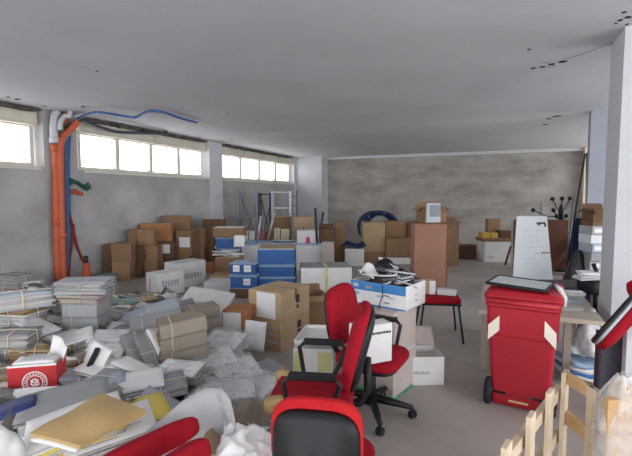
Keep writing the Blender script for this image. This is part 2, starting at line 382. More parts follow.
# ================================================================== BOX HELPERS
def rect(x0, x1, yt, yb, z=None, c=None):
    """pixel rectangle of an upright front face -> base front centre, width, height, depth"""
    xm = (x0+x1)/2
    if c is None: p = onz(xm, yb, z)
    else: p = atc(xm, yb, c)
    c = depth(p); u = (Vector((0, 0, HC))+ray(xm, yt)*(c/1.0)).z
    # height measured on the vertical through p
    hd = math.hypot(p.x, p.y); d = ray(xm, yt); t = hd/math.hypot(d.x, d.y)
    return p, (x1-x0)*c/F, HC+d.z*t-p.z, c
def carton(name, label, cat, loc, w, d, h, a=0, m='card', top='closed', group=None, tape=True, sheets=(), marks=(), mflap=None, absyaw=None):
    """loc = base front centre; local x right, y away from viewer"""
    rz = R(YD+a) if absyaw is None else R(absyaw)
    t = thing(name, label, cat, loc, (0, 0, rz), group)
    b = MB(); th = .006
    if top == 'closed':
        b.box((0, d/2, h/2), (w, d, h))
        obj('body', b, m, t, bevel=.006)
        if w > .12:
            f = MB(); f.box((0, d*.25+.002, h+.002), (w-.004, d*.5-.008, .005)); f.box((0, d*.75-.002, h+.002), (w-.004, d*.5-.008, .005))
            obj('top_flaps', f, mflap or m, t)
        if tape:
            k = MB(); k.box((0, d/2, h+.0055), (w+.003, .05, .0015)); k.box((-w/2-.0008, d/2, h-.05), (.0015, .05, .1)); k.box((w/2+.0008, d/2, h-.05), (.0015, .05, .1))
            obj('tape', k, 'tape' if tape is True else tape, t)
    else:
        for sx in (-1, 1): b.box((sx*(w/2-th/2), d/2, h/2), (th, d, h))
        b.box((0, th/2, h/2), (w-2*th, th, h)); b.box((0, d-th/2, h/2), (w-2*th, th, h)); b.box((0, d/2, th/2), (w, d, th))
        obj('body', b, m, t)
        fl = min(w, d)*.45
        if top == 'open':
            for sx, an in ((-1, -115), (1, 120)):
                k = MB(); k.box((sx*fl*.6/2, 0, 0), (fl*.6, d*.98, .005))
                obj('flap', k, mflap or m, t, loc=(sx*w/2, d/2, h), rot=(0, sx*R(35), 0))
            k = MB(); k.box((0, fl*.35, 0), (w*.98, fl*.7, .005)); obj('flap', k, mflap or m, t, loc=(0, d, h), rot=(R(60), 0, 0))
            k = MB(); k.box((0, -fl*.35, 0), (w*.98, fl*.7, .005)); obj('flap', k, mflap or m, t, loc=(0, 0, h), rot=(R(50), 0, 0))
    for (x0, z0, x1, z1, mm, nm) in sheets:       # rectangles on the front face as fractions
        k = MB(); k.box(((x0+x1)/2*w-w/2, -.003, (z0+z1)/2*h), ((x1-x0)*w, .003, (z1-z0)*h)); obj(nm, k, mm, t)
    for side, items, mm in marks:
        k = MB()
        for (x0, z0, x1, z1) in items:
            if side == 'front': k.box(((x0+x1)/2*w-w/2, -.001, (z0+z1)/2*h), ((x1-x0)*w, .003, (z1-z0)*h))
            elif side == 'right': k.box((w/2+.001, (x0+x1)/2*d, (z0+z1)/2*h), (.003, (x1-x0)*d, (z1-z0)*h))
            elif side == 'left': k.box((-w/2-.001, (1-(x0+x1)/2)*d, (z0+z1)/2*h), (.003, (x1-x0)*d, (z1-z0)*h))
        obj('printed_marks', k, mm, t)
    return t
def rcarton(name, label, cat, x0, x1, yt, yb, z=None, c=None, d=.35, a=0, floor=False, **kw):
    p, w, h, c = rect(x0, x1, yt, yb, z, c)
    if floor: h += p.z; p.z = 0
    if kw.get('group') == GW: a += 7*math.sin(x0*1.7+yt*.9)
    return carton(name, label, cat, p, w, d, h, a, **kw)
def writing(n, x0, x1, z, hgt, gap=.3):
    """row of small letter-like strokes as fractions"""
    w = (x1-x0)/n; return [(x0+i*w, z-hgt*random.uniform(.35, .5), x0+i*w+w*(1-gap), z+hgt*random.uniform(.35, .5)) for i in range(n)]
def ground_c(x, y, z=0): return depth(onz(x, y, z))
exec_sections = True
# ================================================================== BACKGROUND THINGS
# ---- pipes and hoses in the niche between the first two windows
def ywall(px, py, X): d = ray(px, py); t = X/d.x; return Vector((0, 0, HC))+d*t
def pipe(name, label, cat, pts, r, m, X=None, group=None, collar=None, n=12):
    q = [(onz(p[0], p[1], p[2]) if len(p) > 2 and p[2] > 0 else ywall(p[0], p[1], p[2] if len(p) > 2 else X)) for p in pts]
    # smooth with a Catmull-Rom pass
    out = []
    for i in range(len(q)-1):
        p0, p1, p2, p3 = q[max(0, i-1)], q[i], q[i+1], q[min(len(q)-1, i+2)]
        for k in range(5):
            t = k/5; out.append(.5*((2*p1)+(p2-p0)*t+(2*p0-5*p1+4*p2-p3)*t*t+(3*p1-p0-3*p2+p3)*t**3))
    out.append(q[-1])
    t = thing(name, label, cat, q[-1], (0, 0, 0), group)
    b = MB(); b.tube([p-q[-1] for p in out], r, n); obj('pipe' if r > .03 else 'hose', b, m, t)
    if collar:
        for px, py, L in collar:
            c = ywall(px, py, X)-q[-1]; k = MB(); k.tube([c+Vector((0, 0, L/2)), c-Vector((0, 0, L/2))], r*1.22, n); obj('collar', k, m, t)
    return t
XP = XL+.12
pipe('drain_pipe', 'orange plastic drain pipe, left of the upright pair beside the first window', 'pipe', [(55, 146), (55.5, 170), (56, 210), (57, 250), (58, 281)], .055, 'orange', XP, collar=[(55, 148, .12), (56.5, 222, .1)])
pipe('drain_pipe', 'orange plastic drain pipe that bends over to the right at its top', 'pipe', [(78, 121, XL+.25), (72, 128, XL+.2), (64, 136), (60.5, 146), (60.5, 170), (61.5, 210), (62.5, 250), (63.5, 281)], .055, 'orange', XP+.05, collar=[(62.3, 235, .1)])
pipe('vent_pipe', 'grey plastic pipe elbow rising from the left orange drain pipe to the ceiling', 'pipe', [(57.5, 112), (54.5, 116), (53.5, 128), (54.5, 143)], .06, 'grey_pvc', XP, collar=[(54.2, 140, .1)])
pipe('vent_pipe', 'short white plastic pipe curling under the ceiling above the orange pipes', 'pipe', [(71, 111, XL+.3), (69, 116, XL+.26), (65, 116), (61, 121), (60, 130)], .04, 'grey_pvc', XP+.1)
pipe('drain_pipe', 'short orange pipe end poking from the ceiling beside the white elbow', 'pipe', [(66, 110), (66.5, 118), (62, 124)], .045, 'orange', XP-.02)
pipe('water_pipe', 'blue plastic pipe running down the niche right of the orange drain pipes', 'pipe', [(74, 123, XL+.14), (67, 130), (65.5, 150), (66, 190), (67, 220), (66.5, 281)], .04, 'blue_pipe', XP-.02)
pipe('water_pipe', 'second thinner blue pipe hugging the wall right of the thick blue pipe', 'pipe', [(69.5, 135), (68.5, 170), (69.5, 215)], .025, 'blue_pipe', XP-.03)
pipe('hose', 'dark hose hanging between the orange pipes and the blue pipe', 'hose', [(70, 124), (64, 135), (64, 170), (65, 230), (66, 281)], .02, 'dark_pipe', XP)
pipe('cable', 'blue cable running from the pipes along the ceiling over the second window', 'cable', [(76, 121, XL+.25), (80, 117.5, XL+.3), (90, 113.5, 2.9), (100, 112.5, 2.88), (118, 115, 2.88), (134, 117.5, 2.86), (142, 114, 2.9), (150, 111, 2.92), (164, 112.5, 2.92), (180, 118, 2.92), (197, 122.5, 2.92)], .022, 'blue_pipe', XL+.3, n=8)
pipe('cable', 'dark grey cable drooping in front of the shutter boxes of the second window', 'cable', [(74, 123, XL+.2), (84, 121, XL+.2), (100, 127, XL+.2), (118, 132, XL+.2), (140, 133, XL+.2), (162, 133, XL+.2), (168, 130, XL+.2), (171, 125.5, XL+.25)], .03, 'dark_pipe', XL+.2, n=8)
pipe('hose', 'dark red hose dropping from the cable tangle to the orange pipe stub', 'hose', [(69, 200), (70, 216), (73, 228), (77, 246), (82, 258), (86, 266, XL+.25)], .022, 'red_hose', XL+.06)
pipe('hose', 'dark red hose falling back from the first hose towards the blue pipe foot', 'hose', [(73.5, 224), (72, 245), (70, 258), (69, 281, XL+.2)], .02, 'red_hose', XL+.08)
p = ywall(87, 280, XL+.3); p.z = 0
t = thing('pipe_stub', 'short capped orange pipe stub standing on the floor by the hoses', 'pipe', p)
hh = (280-261)*9.1/F
b = MB(); b.lathe([(0, 0), (.07, 0), (.07, .16), (.085, .16), (.085, .22), (.055, .25), (.055, hh), (0, hh)], 16); obj('pipe', b, 'orange', t)
b = MB(); b.lathe([(0, hh), (.035, hh), (.035, hh+.12), (0, hh+.12)], 12); obj('cap', b, 'steel_dark', t)
p = ywall(75, 186, XL+.06)
t = thing('cable_tangle', 'tangle of dark green cable with orange plugs sticking out of the wall', 'cable', p)
b = MB()
for k in range(5):
    a = k*.5; b.tube([(0, .12*j/8-.1+.2*math.sin(a)*j/8+.05, .05*math.sin(j*.9+k)-.015*j*(k % 2)) if False else (0.03+.05*math.sin(j*.7+k), -.15+.05*j, .07*math.sin(j*.55+k*.4)+.02*k) for j in range(9)], .018, 6)
obj('cable', b, 'green_cable', t)
b = MB(); b.box((.05, -.06, -.1), (.08, .1, .07), rot=(.3, 0, .4)); b.box((.06, .05, -.13), (.06, .1, .06), rot=(-.4, .2, 0)); obj('plug', b, 'orange', t, bevel=.01)
# ---- cartons piled along the left wall
GW = 'brown cartons piled along the left wall'
cB = ground_c(121, 281)
rc = rcarton
rc('cardboard_box', 'small dark cardboard box at the near end of the wall pile', 'box', 104, 112, 245, 280, z=0, d=.2, m='card_dark', group=GW)
rc('cardboard_box', 'brown cardboard floor box, front one at the near end of the wall pile', 'box', 112.5, 130, 263, 281, z=0, d=.36, m='card', group=GW)
rc('cardboard_box', 'brown cardboard box standing on the front box at the near end of the wall pile', 'box', 112, 131, 244, 263, c=cB, d=.36, m='card', group=GW)
c2 = ground_c(134, 279)+.12
rc('cardboard_box', 'dark cardboard box at floor level beside the first two stacked boxes', 'box', 131.5, 141, 262, 279.5, c=c2, d=.3, m='card_dark', group=GW)
rc('cardboard_box', 'dark cardboard box on top of the dark floor box by the wall', 'box', 131.5, 141, 246, 262, c=c2, d=.3, m='card_dark', group=GW)
c3 = ground_c(148, 276)
rc('cardboard_box', 'brown floor box under the pair of small upright cartons', 'box', 141, 157, 261, 276, z=0, d=.36, m='card', group=GW)
rc('cardboard_box', 'brown box in the middle layer under the pair of small cartons', 'box', 141, 157.5, 246, 261, c=c3, d=.36, m='card', group=GW)
rc('cardboard_box', 'small brown upright carton, left of the pair on the second layer', 'box', 128, 137, 230, 246, c=c3, d=.3, m='card', group=GW)
rc('cardboard_box', 'small brown carton with pale flap, right of the pair on the second layer', 'box', 137.5, 154, 230.5, 246, c=c3, d=.3, m='card', mflap='card_tan', group=GW)
c4 = ground_c(166, 272)
rc('cardboard_box', 'brown box on the floor under the labelled box of the wall pile', 'box', 158, 174, 258, 272, z=0, d=.4, m='card_dark', group=GW)
rc('cardboard_box', 'dark brown box with square white label in the wall pile', 'box', 158, 174, 242, 258, c=c4, d=.4, m='card_dark', sheets=[(.3, .3, .75, .85, 'white', 'label')], group=GW)
rc('cardboard_box', 'wide orange-brown box on top of the wall pile', 'box', 141, 171, 224, 241.5, c=c4, d=.36, m='card_orange', mflap='card_tan', group=GW)
c5 = ground_c(184, 270)
rc('cardboard_box', 'brown floor box right of the labelled dark box', 'box', 175, 190, 256, 270, z=0, d=.4, m='card', group=GW)
rc('cardboard_box', 'brown box with white shipping label on the second layer of the wall pile', 'box', 176, 192, 231, 256, c=c5, d=.4, m='card', sheets=[(.2, .35, .9, .75, 'white', 'label')], group=GW)
rc('cardboard_box', 'tall folded kraft box leaning at the back of the wall pile', 'box', 164, 190, 216, 231, c=c5+.25, d=.2, m='card', a=4, group=GW)
c6 = ground_c(200, 267)
rc('cardboard_box', 'brown floor box near the column, with crumpled white bag before it', 'box', 192, 204, 247, 267, z=0, d=.4, m='card', group=GW)
rc('cardboard_box', 'brown upper box in the wall pile just left of the column foot', 'box', 191, 204, 229, 247, c=c6, d=.4, m='card', group=GW)
rc('cardboard_box', 'dark brown tall box at the far end of the wall pile under the column', 'box', 204, 214, 227, 265, z=0, d=.4, m='card_dark', group=GW)
rc('cardboard_box', 'dark brown box topped with white papers, beyond the end of the wall pile', 'box', 203, 224, 219, 228, c=c6+.7, floor=True, d=.35, m='card_dark', mflap='white', group=GW)
# small pale green crate on floor at left end
rc('storage_crate', 'low pale green crate on the floor left of the wall pile', 'crate', 95, 111, 276, 284, z=0, d=.3, m='teal', tape=False)
# ---- metal shelving far back by the third window
def shelving(label, x0, x1, yt, c, d, m, lv):
    p0, w, h, _ = rect(x0, x1, yt, yt+10, c=c)
    base = Vector((p0.x, p0.y, 0)); H = HC+(ray((x0+x1)/2, yt).z)*c
    t = thing('shelving_unit', label, 'shelf', base, (0, 0, YAW))
    for sx in (-1, 1):
        for yy in (0, d):
            b = MB(); b.box((sx*w/2, yy, H/2), (.045, .045, H)); obj('upright', b, m, t)
    for k in lv:
        b = MB(); z = H*k; b.box((0, d/2, z), (w-.046, d, .03)); obj('shelf_board', b, m, t)
    b = MB(); b.tube([(-w/2, d+.025, .1*H), (w/2, d+.025, .95*H)], .012, 6); b.tube([(w/2, d+.025, .1*H), (-w/2, d+.025, .95*H)], .012, 6); obj('cross_brace', b, m, t)
    return t
shelving('dark grey metal shelving unit under the third window, left of the pale one', 238, 257, 193, 11.2, .45, 'steel', (.25, .62, .98))
shelving('dark grey empty shelving frame between the other shelving units', 258.5, 270, 193, 11.6, .45, 'steel_dark', (.3, .98))
shelving('pale galvanised shelving unit standing close to the corner pillar', 272, 290, 191, 12.0, .45, 'steel_light', (.22, .45, .72, .98))
b = MB(); p = atc(293, 210, 12.9); t = thing('metal_ladder', 'narrow grey metal ladder leaning beside the corner pillar', 'ladder', (p.x, p.y, 0), (0, 0, YAW))
for sx in (-.11, .11):
    b = MB(); b.tube([(sx, 0, 0), (sx, .15, 1.75)], .02, 6); obj('rail', b, 'steel', t)
for k in range(6):
    b = MB(); z = .2+.27*k; b.tube([(-.11, .15*z/1.75, z), (.11, .15*z/1.75, z)], .014, 6); obj('rung', b, 'steel', t)
# ---- clutter between blue boxes and the far wall
rc('cardboard_box', 'light brown box under the pale shelving, left of the taller brown box', 'box', 272, 290, 217, 234, c=11.0, floor=True, d=.4, m='card', mflap='card_tan')
rc('cardboard_box', 'light brown box with dark side holes standing behind the upturned table legs', 'box', 294, 314, 217, 231, c=10.6, floor=True, d=.4, m='card_tan', marks=[('front', [(.45, .55, .52, .75), (.45, .2, .52, .32)], 'ink')])
zt = HC+ray(280, 244).z*9.0
pz = rect(242, 322, 245.5, 264, c=8.9)
t = rc('storage_cabinet', 'long low white cabinet behind the blue archive boxes', 'cabinet', 242, 322, 246, 268, c=9.0, d=.75, m='white_card', tape=False, marks=[('front', [(.495, .02, .5, .95)], 'ink_soft')])
# fix cabinet to stand on floor
zc = t.location.z; hcab = rect(242, 322, 246, 268, c=9.0)[2]
cabtop = zc+hcab
t.location.z = 0; t.scale = (1, 1, cabtop/hcab)
def lay(name, label, cat, p, rot, mb, m, group=None, bevel=0):
    o = obj(name, mb, m, None, bevel, p, rot); return tag(o, label, cat, group)
# upturned table on the cabinet
p = atc(281, 246, 9.05); p.z = cabtop+.001
t = thing('upturned_table', 'grey table lying upside down on the white cabinet with legs in the air', 'table', p, (0, 0, YAW))
b = MB(); b.box((0, .36, .02), (1.62, .7, .04)); obj('tabletop', b, 'blue_edge', t, bevel=.004)
for x, y, zz, m, dx in [(-.52, .06, .62, 'steel_light', .1), (-.35, .62, .68, 'steel_light', .16), (.76, .1, .78, 'steel_dark', -.04), (.8, .62, .68, 'steel_dark', .1)]:
    b = MB(); b.tube([(x, y, .04), (x+dx, y, zz)], .026, 8); obj('leg', b, m, t)
rc('printed_carton', 'small white box with crimson mark on the upturned table', 'box', 297, 318.5, 231, 244.5, c=9.15, d=.35, m='white_card', tape=False, marks=[('front', [(.42, .2, .6, .5), (.38, .1, .64, .2), (.46, .5, .56, .58)], 'pink_print')])
GS = 'small cartons behind the white cabinet'
for i, (x0, x1, y0, m, lb) in enumerate([(243, 248, 231, 'white_card', 'small white carton, first of the row behind the cabinet'), (249, 255, 232, 'white_card', 'narrow white carton between two small boxes behind the cabinet'), (257, 265, 232, 'red_folder', 'small dull red carton behind the white cabinet'),
        (266, 273, 231, 'card', 'small brown carton behind the upturned table'), (274, 280, 229, 'cream', 'cream carton left of a pair behind the upturned table'), (281, 289, 230, 'cream', 'cream carton right of a pair behind the upturned table')]):
    rc('carton', lb, 'box', x0, x1, y0, 247, c=10.2, d=.3, m=m, tape=False, group=GS)
p = atc(265, 250, 10.2)
b = MB(); hz = p.z; b.box((.0, .35, hz/2), (2.0, .6, hz)); o = lay('low_table', 'grey low bench that carries the small cartons behind the cabinet', 'bench', (p.x, p.y, 0), (0, 0, YAW), b, 'steel', bevel=.01)
b = MB(); b.sheet(lambda u, v: (u*.5-.25, v*.3, .012*math.sin(u*7)+.01*math.cos(v*5)), 8, 6, .004)
pp = atc(282, 240.5, 9.3); pp.z = cabtop+.065; lay('paper_sheet', 'loose white paper lying on the upturned table by the crimson marked box', 'paper', pp, (0, 0, YAW), b, 'white')
# right of the cabinet: cartons
rc('cardboard_box', 'grey-brown cardboard box right of the white cabinet, behind the taped carton', 'box', 322, 334, 243, 270, c=8.8, floor=True, d=.3, m='pink_card', tape=False)
rc('cardboard_box', 'tall open brown cardboard box behind the grey-brown box by the table legs', 'box', 319, 334, 229, 243, c=9.45, floor=True, d=.35, m='card_dark', top='open')
rc('cardboard_box', 'tall slim brown carton right of the upturned table legs', 'box', 335, 345, 222, 264, z=0, d=.35, m='card')
tw = rc('white_carton', 'low white box on the far floor, left of the brown boxes', 'box', 345, 364, 249, 266, z=0, d=.5, m='white_card', tape=False)
b = MB(); b.sheet(lambda u, v: (u*.5-.25, v*.4, .03*math.sin(u*7)+.03*math.sin(v*9)+.05*v), 12, 10, .01)
pp = onz(354, 252, .45); lay('plastic_sheet', 'folded blue plastic sheet below the hose coil', 'sheet', (tw.location.x, tw.location.y, rect(345, 364, 249, 266, z=0)[2]+.045), (0, 0, YAW), b, 'coil')
# ---- coil of dark blue hose against the back wall
p = atc(378, 238, 12.6)
t = thing('hose_coil', 'large coil of dark blue corrugated hose standing behind the brown boxes', 'hose', (p.x, p.y, -.05), (R(-12), 0, YAW-.1))
rr = .54
for k in range(4):
    b = MB(); q = []
    for j in range(40):
        a = 2*math.pi*j/40; r2 = rr-.025*k+.03*math.sin(3*a+k)
        q.append((r2*1.02*math.cos(a)+.02*k, .07*k-.1+.03*math.sin(2*a+k), .66+r2*.95*math.sin(a)))
    b.tube(q, .055, 8, closed=True); obj('hose_turn', b, 'coil', t)
b = MB()
for j in range(5): b.tube([(rr*.95*math.cos(1.2+j*.5), -.16, .66+rr*.9*math.sin(1.2+j*.5)), (rr*.8*math.cos(1.2+j*.5), .0, .66+rr*.75*math.sin(1.2+j*.5))], .012, 6)
obj('binding_tie', b, 'blue_edge', t)
# ---- brown boxes in front of the coil
GB = 'brown boxes beside the wooden cabinet'
cc = ground_c(374, 263)
rc('cardboard_box', 'large light brown box, left of the group beside the wooden cabinet', 'box', 363, 385, 223, 252, c=cc, d=.5, m='card_tan', group=GB)
rc('cardboard_box', 'brown box underneath the large light brown box near the hose coil', 'box', 364, 385, 252, 263, c=cc, d=.5, m='card', group=GB)
rc('cardboard_box', 'upper brown box behind, touching the wooden cabinet', 'box', 385.5, 407, 222, 240, c=cc+.4, d=.5, m='card', group=GB)
rc('cardboard_box', 'brown box under the upper one behind the taped front box', 'box', 385.5, 407, 240, 262, c=cc+.4, d=.5, m='card', group=GB)
rc('cardboard_box', 'smaller brown box with tape in front, touching the wooden cabinet', 'box', 386, 412, 239, 258, c=cc-.15, d=.4, m='card', group=GB, marks=[('front', [(.48, .02, .55, .98)], 'tape')])
rc('white_carton', 'flat white box beneath the small taped brown box', 'box', 385, 412, 258, 267, c=cc-.15, d=.4, m='white_card', tape=False)
rc('cardboard_box', 'dark narrow carton squeezed between brown boxes and wooden cabinet top', 'box', 407.5, 413, 223, 262, c=cc+.3, d=.4, m='card_dark', group=GB)
# ---- wooden cabinet and the box on it
p, w, h, c = rect(414, 445.5, 224, 287, z=0)
t = thing('wooden_cabinet', 'reddish wood-grain cabinet standing side on behind the cable carton', 'cabinet', p, (0, 0, R(YD-3)))
b = MB(); b.box((0, .2, h/2), (w, .4, h-.001)); obj('body', b, 'oak', t, bevel=.004)
b = MB(); b.box((0, .2, h+.012), (w+.03, .44, .024)); obj('top', b, 'oak_side', t, bevel=.004)
b = MB(); b.box((w/2+.011, .2, h/2), (.02, .41, h-.01)); obj('edge_panel', b, 'oak_side', t, bevel=.003)
ptop = p.copy(); ptop.z = h+.025
k = atc(434, 222, c); bx = carton('cardboard_box', 'open cardboard box with spread flaps on the wooden cabinet', 'box', (k.x, k.y, h+.025), .42, .32, .26, 6, 'card', 'open')
k = atc(433, 222, c-.04)
t = thing('small_monitor', 'small grey device with blue screen before the open box on the cabinet', 'device', (k.x, k.y-.02, h+.025), (0, 0, R(YD+12)))
b = MB(); b.box((0, 0, .165), (.26, .06, .33), taper=(.95, .9)); obj('body', b, 'pale_board', t, bevel=.008)
b = MB(); b.box((.02, -.034, .2), (.19, .004, .2)); obj('screen', b, 'steel', t)
rc('cardboard_box', 'tall cardboard box with ragged top right of the wooden cabinet', 'box', 445, 458, 221, 266, z=0, d=.4, m='card', top='open', a=-6)
rc('cardboard_box', 'low brown box on the floor left of the white box by the back wall', 'box', 460, 479, 246, 259, z=0, d=.4, m='card_dark')
# ---- white box with cartons near the back wall
p, w, h, c = rect(484, 510, 242, 262, z=0)
carton('white_carton', 'white box with grey print near the back wall, stacked with small cartons', 'box', p, w, .5, h, 0, 'white_card', tape=False, marks=[('front', writing(5, .15, .4, .25, .08), 'ink_soft')])
q = p.copy(); q.z = h+.008
carton('cardboard_tray', 'flat brown cardboard tray lying on the white box by the back wall', 'box', q, w+.06, .5, .07, 0, 'card', tape=False)
z2 = h+.08
rc('printed_carton', 'yellow printed carton at left on the cardboard tray', 'box', 482, 490, 233, 240, c=c+.12, d=.25, m='yellow_box', tape=False)
rc('printed_carton', 'yellow printed carton beside the tall upright brown one on the tray', 'box', 491, 498, 233, 240, c=c+.12, d=.25, m='yellow_box', tape=False)
rc('cardboard_box', 'upright brown carton standing behind the yellow cartons', 'box', 488, 500, 219, 240, c=c+.4, d=.2, m='card', tape=True)
rc('cardboard_box', 'dull brown carton right of the yellow cartons on the tray', 'box', 500, 511, 231, 240, c=c+.15, d=.3, m='card_dark')
a0, a1 = atc(511, 246, 9.6), atc(505, 266, 9.6); a1.z = .02
b = MB(); b.tube([a1-a1, a0-a1], .025, 8); lay('wooden_stick', 'dark stick leaning between the white box and the brown panel', 'stick', a1, (0, 0, 0), b, 'brown_panel')
# ---- brown tabletop, whiteboard, coat stand
p, w, h, c = rect(513, 567, 220, 282, z=0, c=8.95); h += p.z; p.z = 0
t = thing('brown_tabletop', 'dark brown wooden tabletop standing on edge behind the whiteboard', 'tabletop', p, (R(-2), 0, R(YD)))
b = MB(); b.box((0, .02, h/2), (w, .035, h)); obj('board', b, 'brown_panel', t, bevel=.004)
b = MB(); b.box((0, .02, h+.003), (w, .037, .006)); obj('edge_strip', b, 'oak_side', t)
pb = onz(533, 285, 0); c = depth(pb); hh = (HC+ray(536, 216).z*(c+.25))
t = thing('whiteboard', 'white board with faint writing leaning against the brown tabletop', 'whiteboard', pb, (R(-14), 0, R(YD)))
L = hh/math.cos(R(14)); wt, wb = 28*8.3/F, 38*8.1/F; sh = .05
poly = [(-wb/2, 0), (wb/2, 0), (wb/2, L), (wb/2-wt, L)]
mx = Matrix(((1, 0, 0, 0), (0, 0, 1, 0), (0, 1, 0, 0), (0, 0, 0, 1)))
b = MB(); b.prism(poly, 0, .025, mx); obj('board', b, 'whiteboard', t, bevel=.003)
b = MB()
b.box((wb/2-.12, -.004, L-.13), (.16, .004, .03)); b.box((wb/2-.05, -.004, L-.17), (.03, .004, .05)); b.box((wb/2-.16, -.004, L-.16), (.05, .004, .02)); obj('dark_sticker', b, 'ink', t)
b = MB(); b.box((wb/2-.08, -.004, L*.46), (.16, .004, .018)); obj('red_mark', b, 'red_box', t)
b = MB()
for r_ in range(7):
    z = L*(.3+.08*r_)
    for j in range(random.randint(2, 5)): b.box((-wb*.1+.07*j+random.uniform(-.02, .02), -.003, z+random.uniform(-.012, .012)), (random.uniform(.02, .05), .003, .007))
obj('handwriting', b, 'blue_edge', t)
pc = atc(560, 240, 9.0); c = 9.0
t = thing('coat_stand', 'black coat stand with ball-tipped hooks behind the brown tabletop', 'coat stand', (pc.x, pc.y, 0), (0, 0, YAW))
ztop = HC+ray(560, 200).z*9
b = MB(); b.tube([(0, 0, 0), (0, 0, ztop-.1)], .03, 10); obj('pole', b, 'black', t)
b = MB(); b.lathe([(0, 0), (.2, 0), (.2, .02), (.04, .05), (0, .05)], 20); obj('base', b, 'black', t)
b = MB(); b.lathe([(.03, ztop-.45), (.055, ztop-.4), (.055, ztop-.2), (.03, ztop-.12)], 12); obj('hub', b, 'black', t)
for px, py, dy in [(532, 210, .0), (551, 210, -.05), (553.5, 199, .1), (559, 198.5, -.05), (569.5, 198.5, .05), (553, 216, -.1), (568, 216, .1)]:
    e = Vector(((px-560)*c/F, dy, HC+ray(px, py).z*c)); s0 = Vector((0, 0, ztop-.35 if py > 205 else ztop-.25))
    b = MB(); mid = (s0+e)/2+Vector((0, 0, -.06)); b.tube([s0, mid, e], .011, 6); k = obj('hook', b, 'black', t)
    b = MB(); b.lathe([(.001, -.045), (.03, -.034), (.045, 0), (.03, .034), (.001, .045)], 12, Matrix.Translation(e)); obj('ball', b, 'black', k)
pc2 = atc(540, 240, 9.2); z2 = HC+ray(540, 201).z*9.2
t = thing('coat_stand', 'thin pale coat stand seen just above the whiteboard', 'coat stand', (pc2.x, pc2.y, 0), (0, 0, YAW))
b = MB(); b.tube([(0, 0, 0), (0, 0, z2)], .022, 8); obj('pole', b, 'steel_light', t)
b = MB(); b.tube([(-.1, 0, z2-.12), (0, 0, z2-.2), (.1, 0, z2-.12)], .01, 6); obj('hook', b, 'steel_light', t)
b = MB(); b.lathe([(0, 0), (.17, 0), (.17, .02), (.03, .05), (0, .05)], 20); obj('base', b, 'steel_light', t)
# ---- poles and planks leaning on the end of the cross wall
for (x0, y0, c0, x1, y1, c1, r, m, lb) in [(585, 154, 9.6, 566, 276, 8.6, .022, 'steel_dark', 'longest dark pole leaning against the cream pilaster'), (574, 197, 9.5, 566, 270, 8.8, .018, 'steel', 'short grey pole leaning beside the coat stand'),
        (581, 222, 9.0, 570, 290, 8.5, .028, 'wood', 'pale wooden batten leaning beside the navy cloth'), (577, 212, 9.3, 567, 284, 8.6, .02, 'steel_dark', 'dark metal strip leaning between the grey pole and the wooden batten'), (587.5, 153, 9.2, 586.5, 262, 8.75, .03, 'steel_dark', 'upright dark pole standing at the edge of the blue-grey wall')]:
    A, B = atc(x0, y0, c0), atc(x1, y1, c1); B.z = r
    b = MB(); b.tube([B-B, A-B], r, 8); lay('leaning_pole', lb, 'pole', B, (0, 0, 0), b, m)
p = atc(580, 250, 8.4); zt = HC+ray(580, 218).z*8.4
b = MB(); b.sheet(lambda u, v: (-.11+.22*u, .05*math.sin(u*9)+.12*(1-v), v*zt), 14, 8, .02)
lay('navy_cloth', 'navy blue fabric screen hanging upright by the leaning poles', 'cloth', (p.x, p.y, .0), (0, 0, YAW), b, 'navy_cloth')
p = atc(576, 290, 6.9); zt = HC+ray(576, 246).z*7.4
b = MB()
def bagf(u, v):
    a = 2*math.pi*u; r = .2*(1-.75*v**1.6)*(1+.08*math.sin(5*a+4*v)); return (r*math.cos(a)*1.15, r*.7*math.sin(a), v*zt*.99)
b.sheet(bagf, 24, 12); lay('black_sack', 'tall black sack slumped in front of the leaning poles', 'bag', (p.x, p.y, 0), (0, 0, YAW), b, 'black')
# ---- stacked files and box right of poles, before the blue-grey wall
cS = 6.7; base = atc(600, 300, cS); lo = Vector((base.x, base.y, 0)); z = 0
GF = 'flat file boxes stacked before the blue-grey wall'
names = ['lowest', 'second from bottom', 'third from bottom', 'fourth from bottom', 'fifth from bottom', 'sixth from bottom', 'seventh from bottom', 'topmost']
zz = HC+ray(600, 226).z*cS; n = 8; hh = zz/n
for k in range(n):
    m = ['grey_cover', 'blue_cover', 'white_cover', 'grey_paper'][k % 4]
    carton('file_box', 'flat pale file box, %s of the stack by the blue-grey wall' % names[k], 'file box', (lo.x+.01*(k % 3), lo.y, k*hh), .36, .34, hh-.004, 2*(k % 3)-2, m, tape=False, group=GF, marks=[('front', [(.05, .0, .95, .06)], 'steel_dark'), ('front', [(.1, .3, .4, .75)], 'white')] if k % 2 else [('front', [(.02, .0, .98, .05)], 'steel_dark')])
carton('file_box', 'brown flat carton on the pale file boxes by the blue-grey wall', 'box', (lo.x, lo.y, zz), .34, .3, .08, 1, 'card_dark', tape=False)
carton('cardboard_box', 'open brown box with papers crowning the file stack by the column', 'box', (lo.x, lo.y, zz+.085), .33, .3, .18, -2, 'card_dark', 'open')
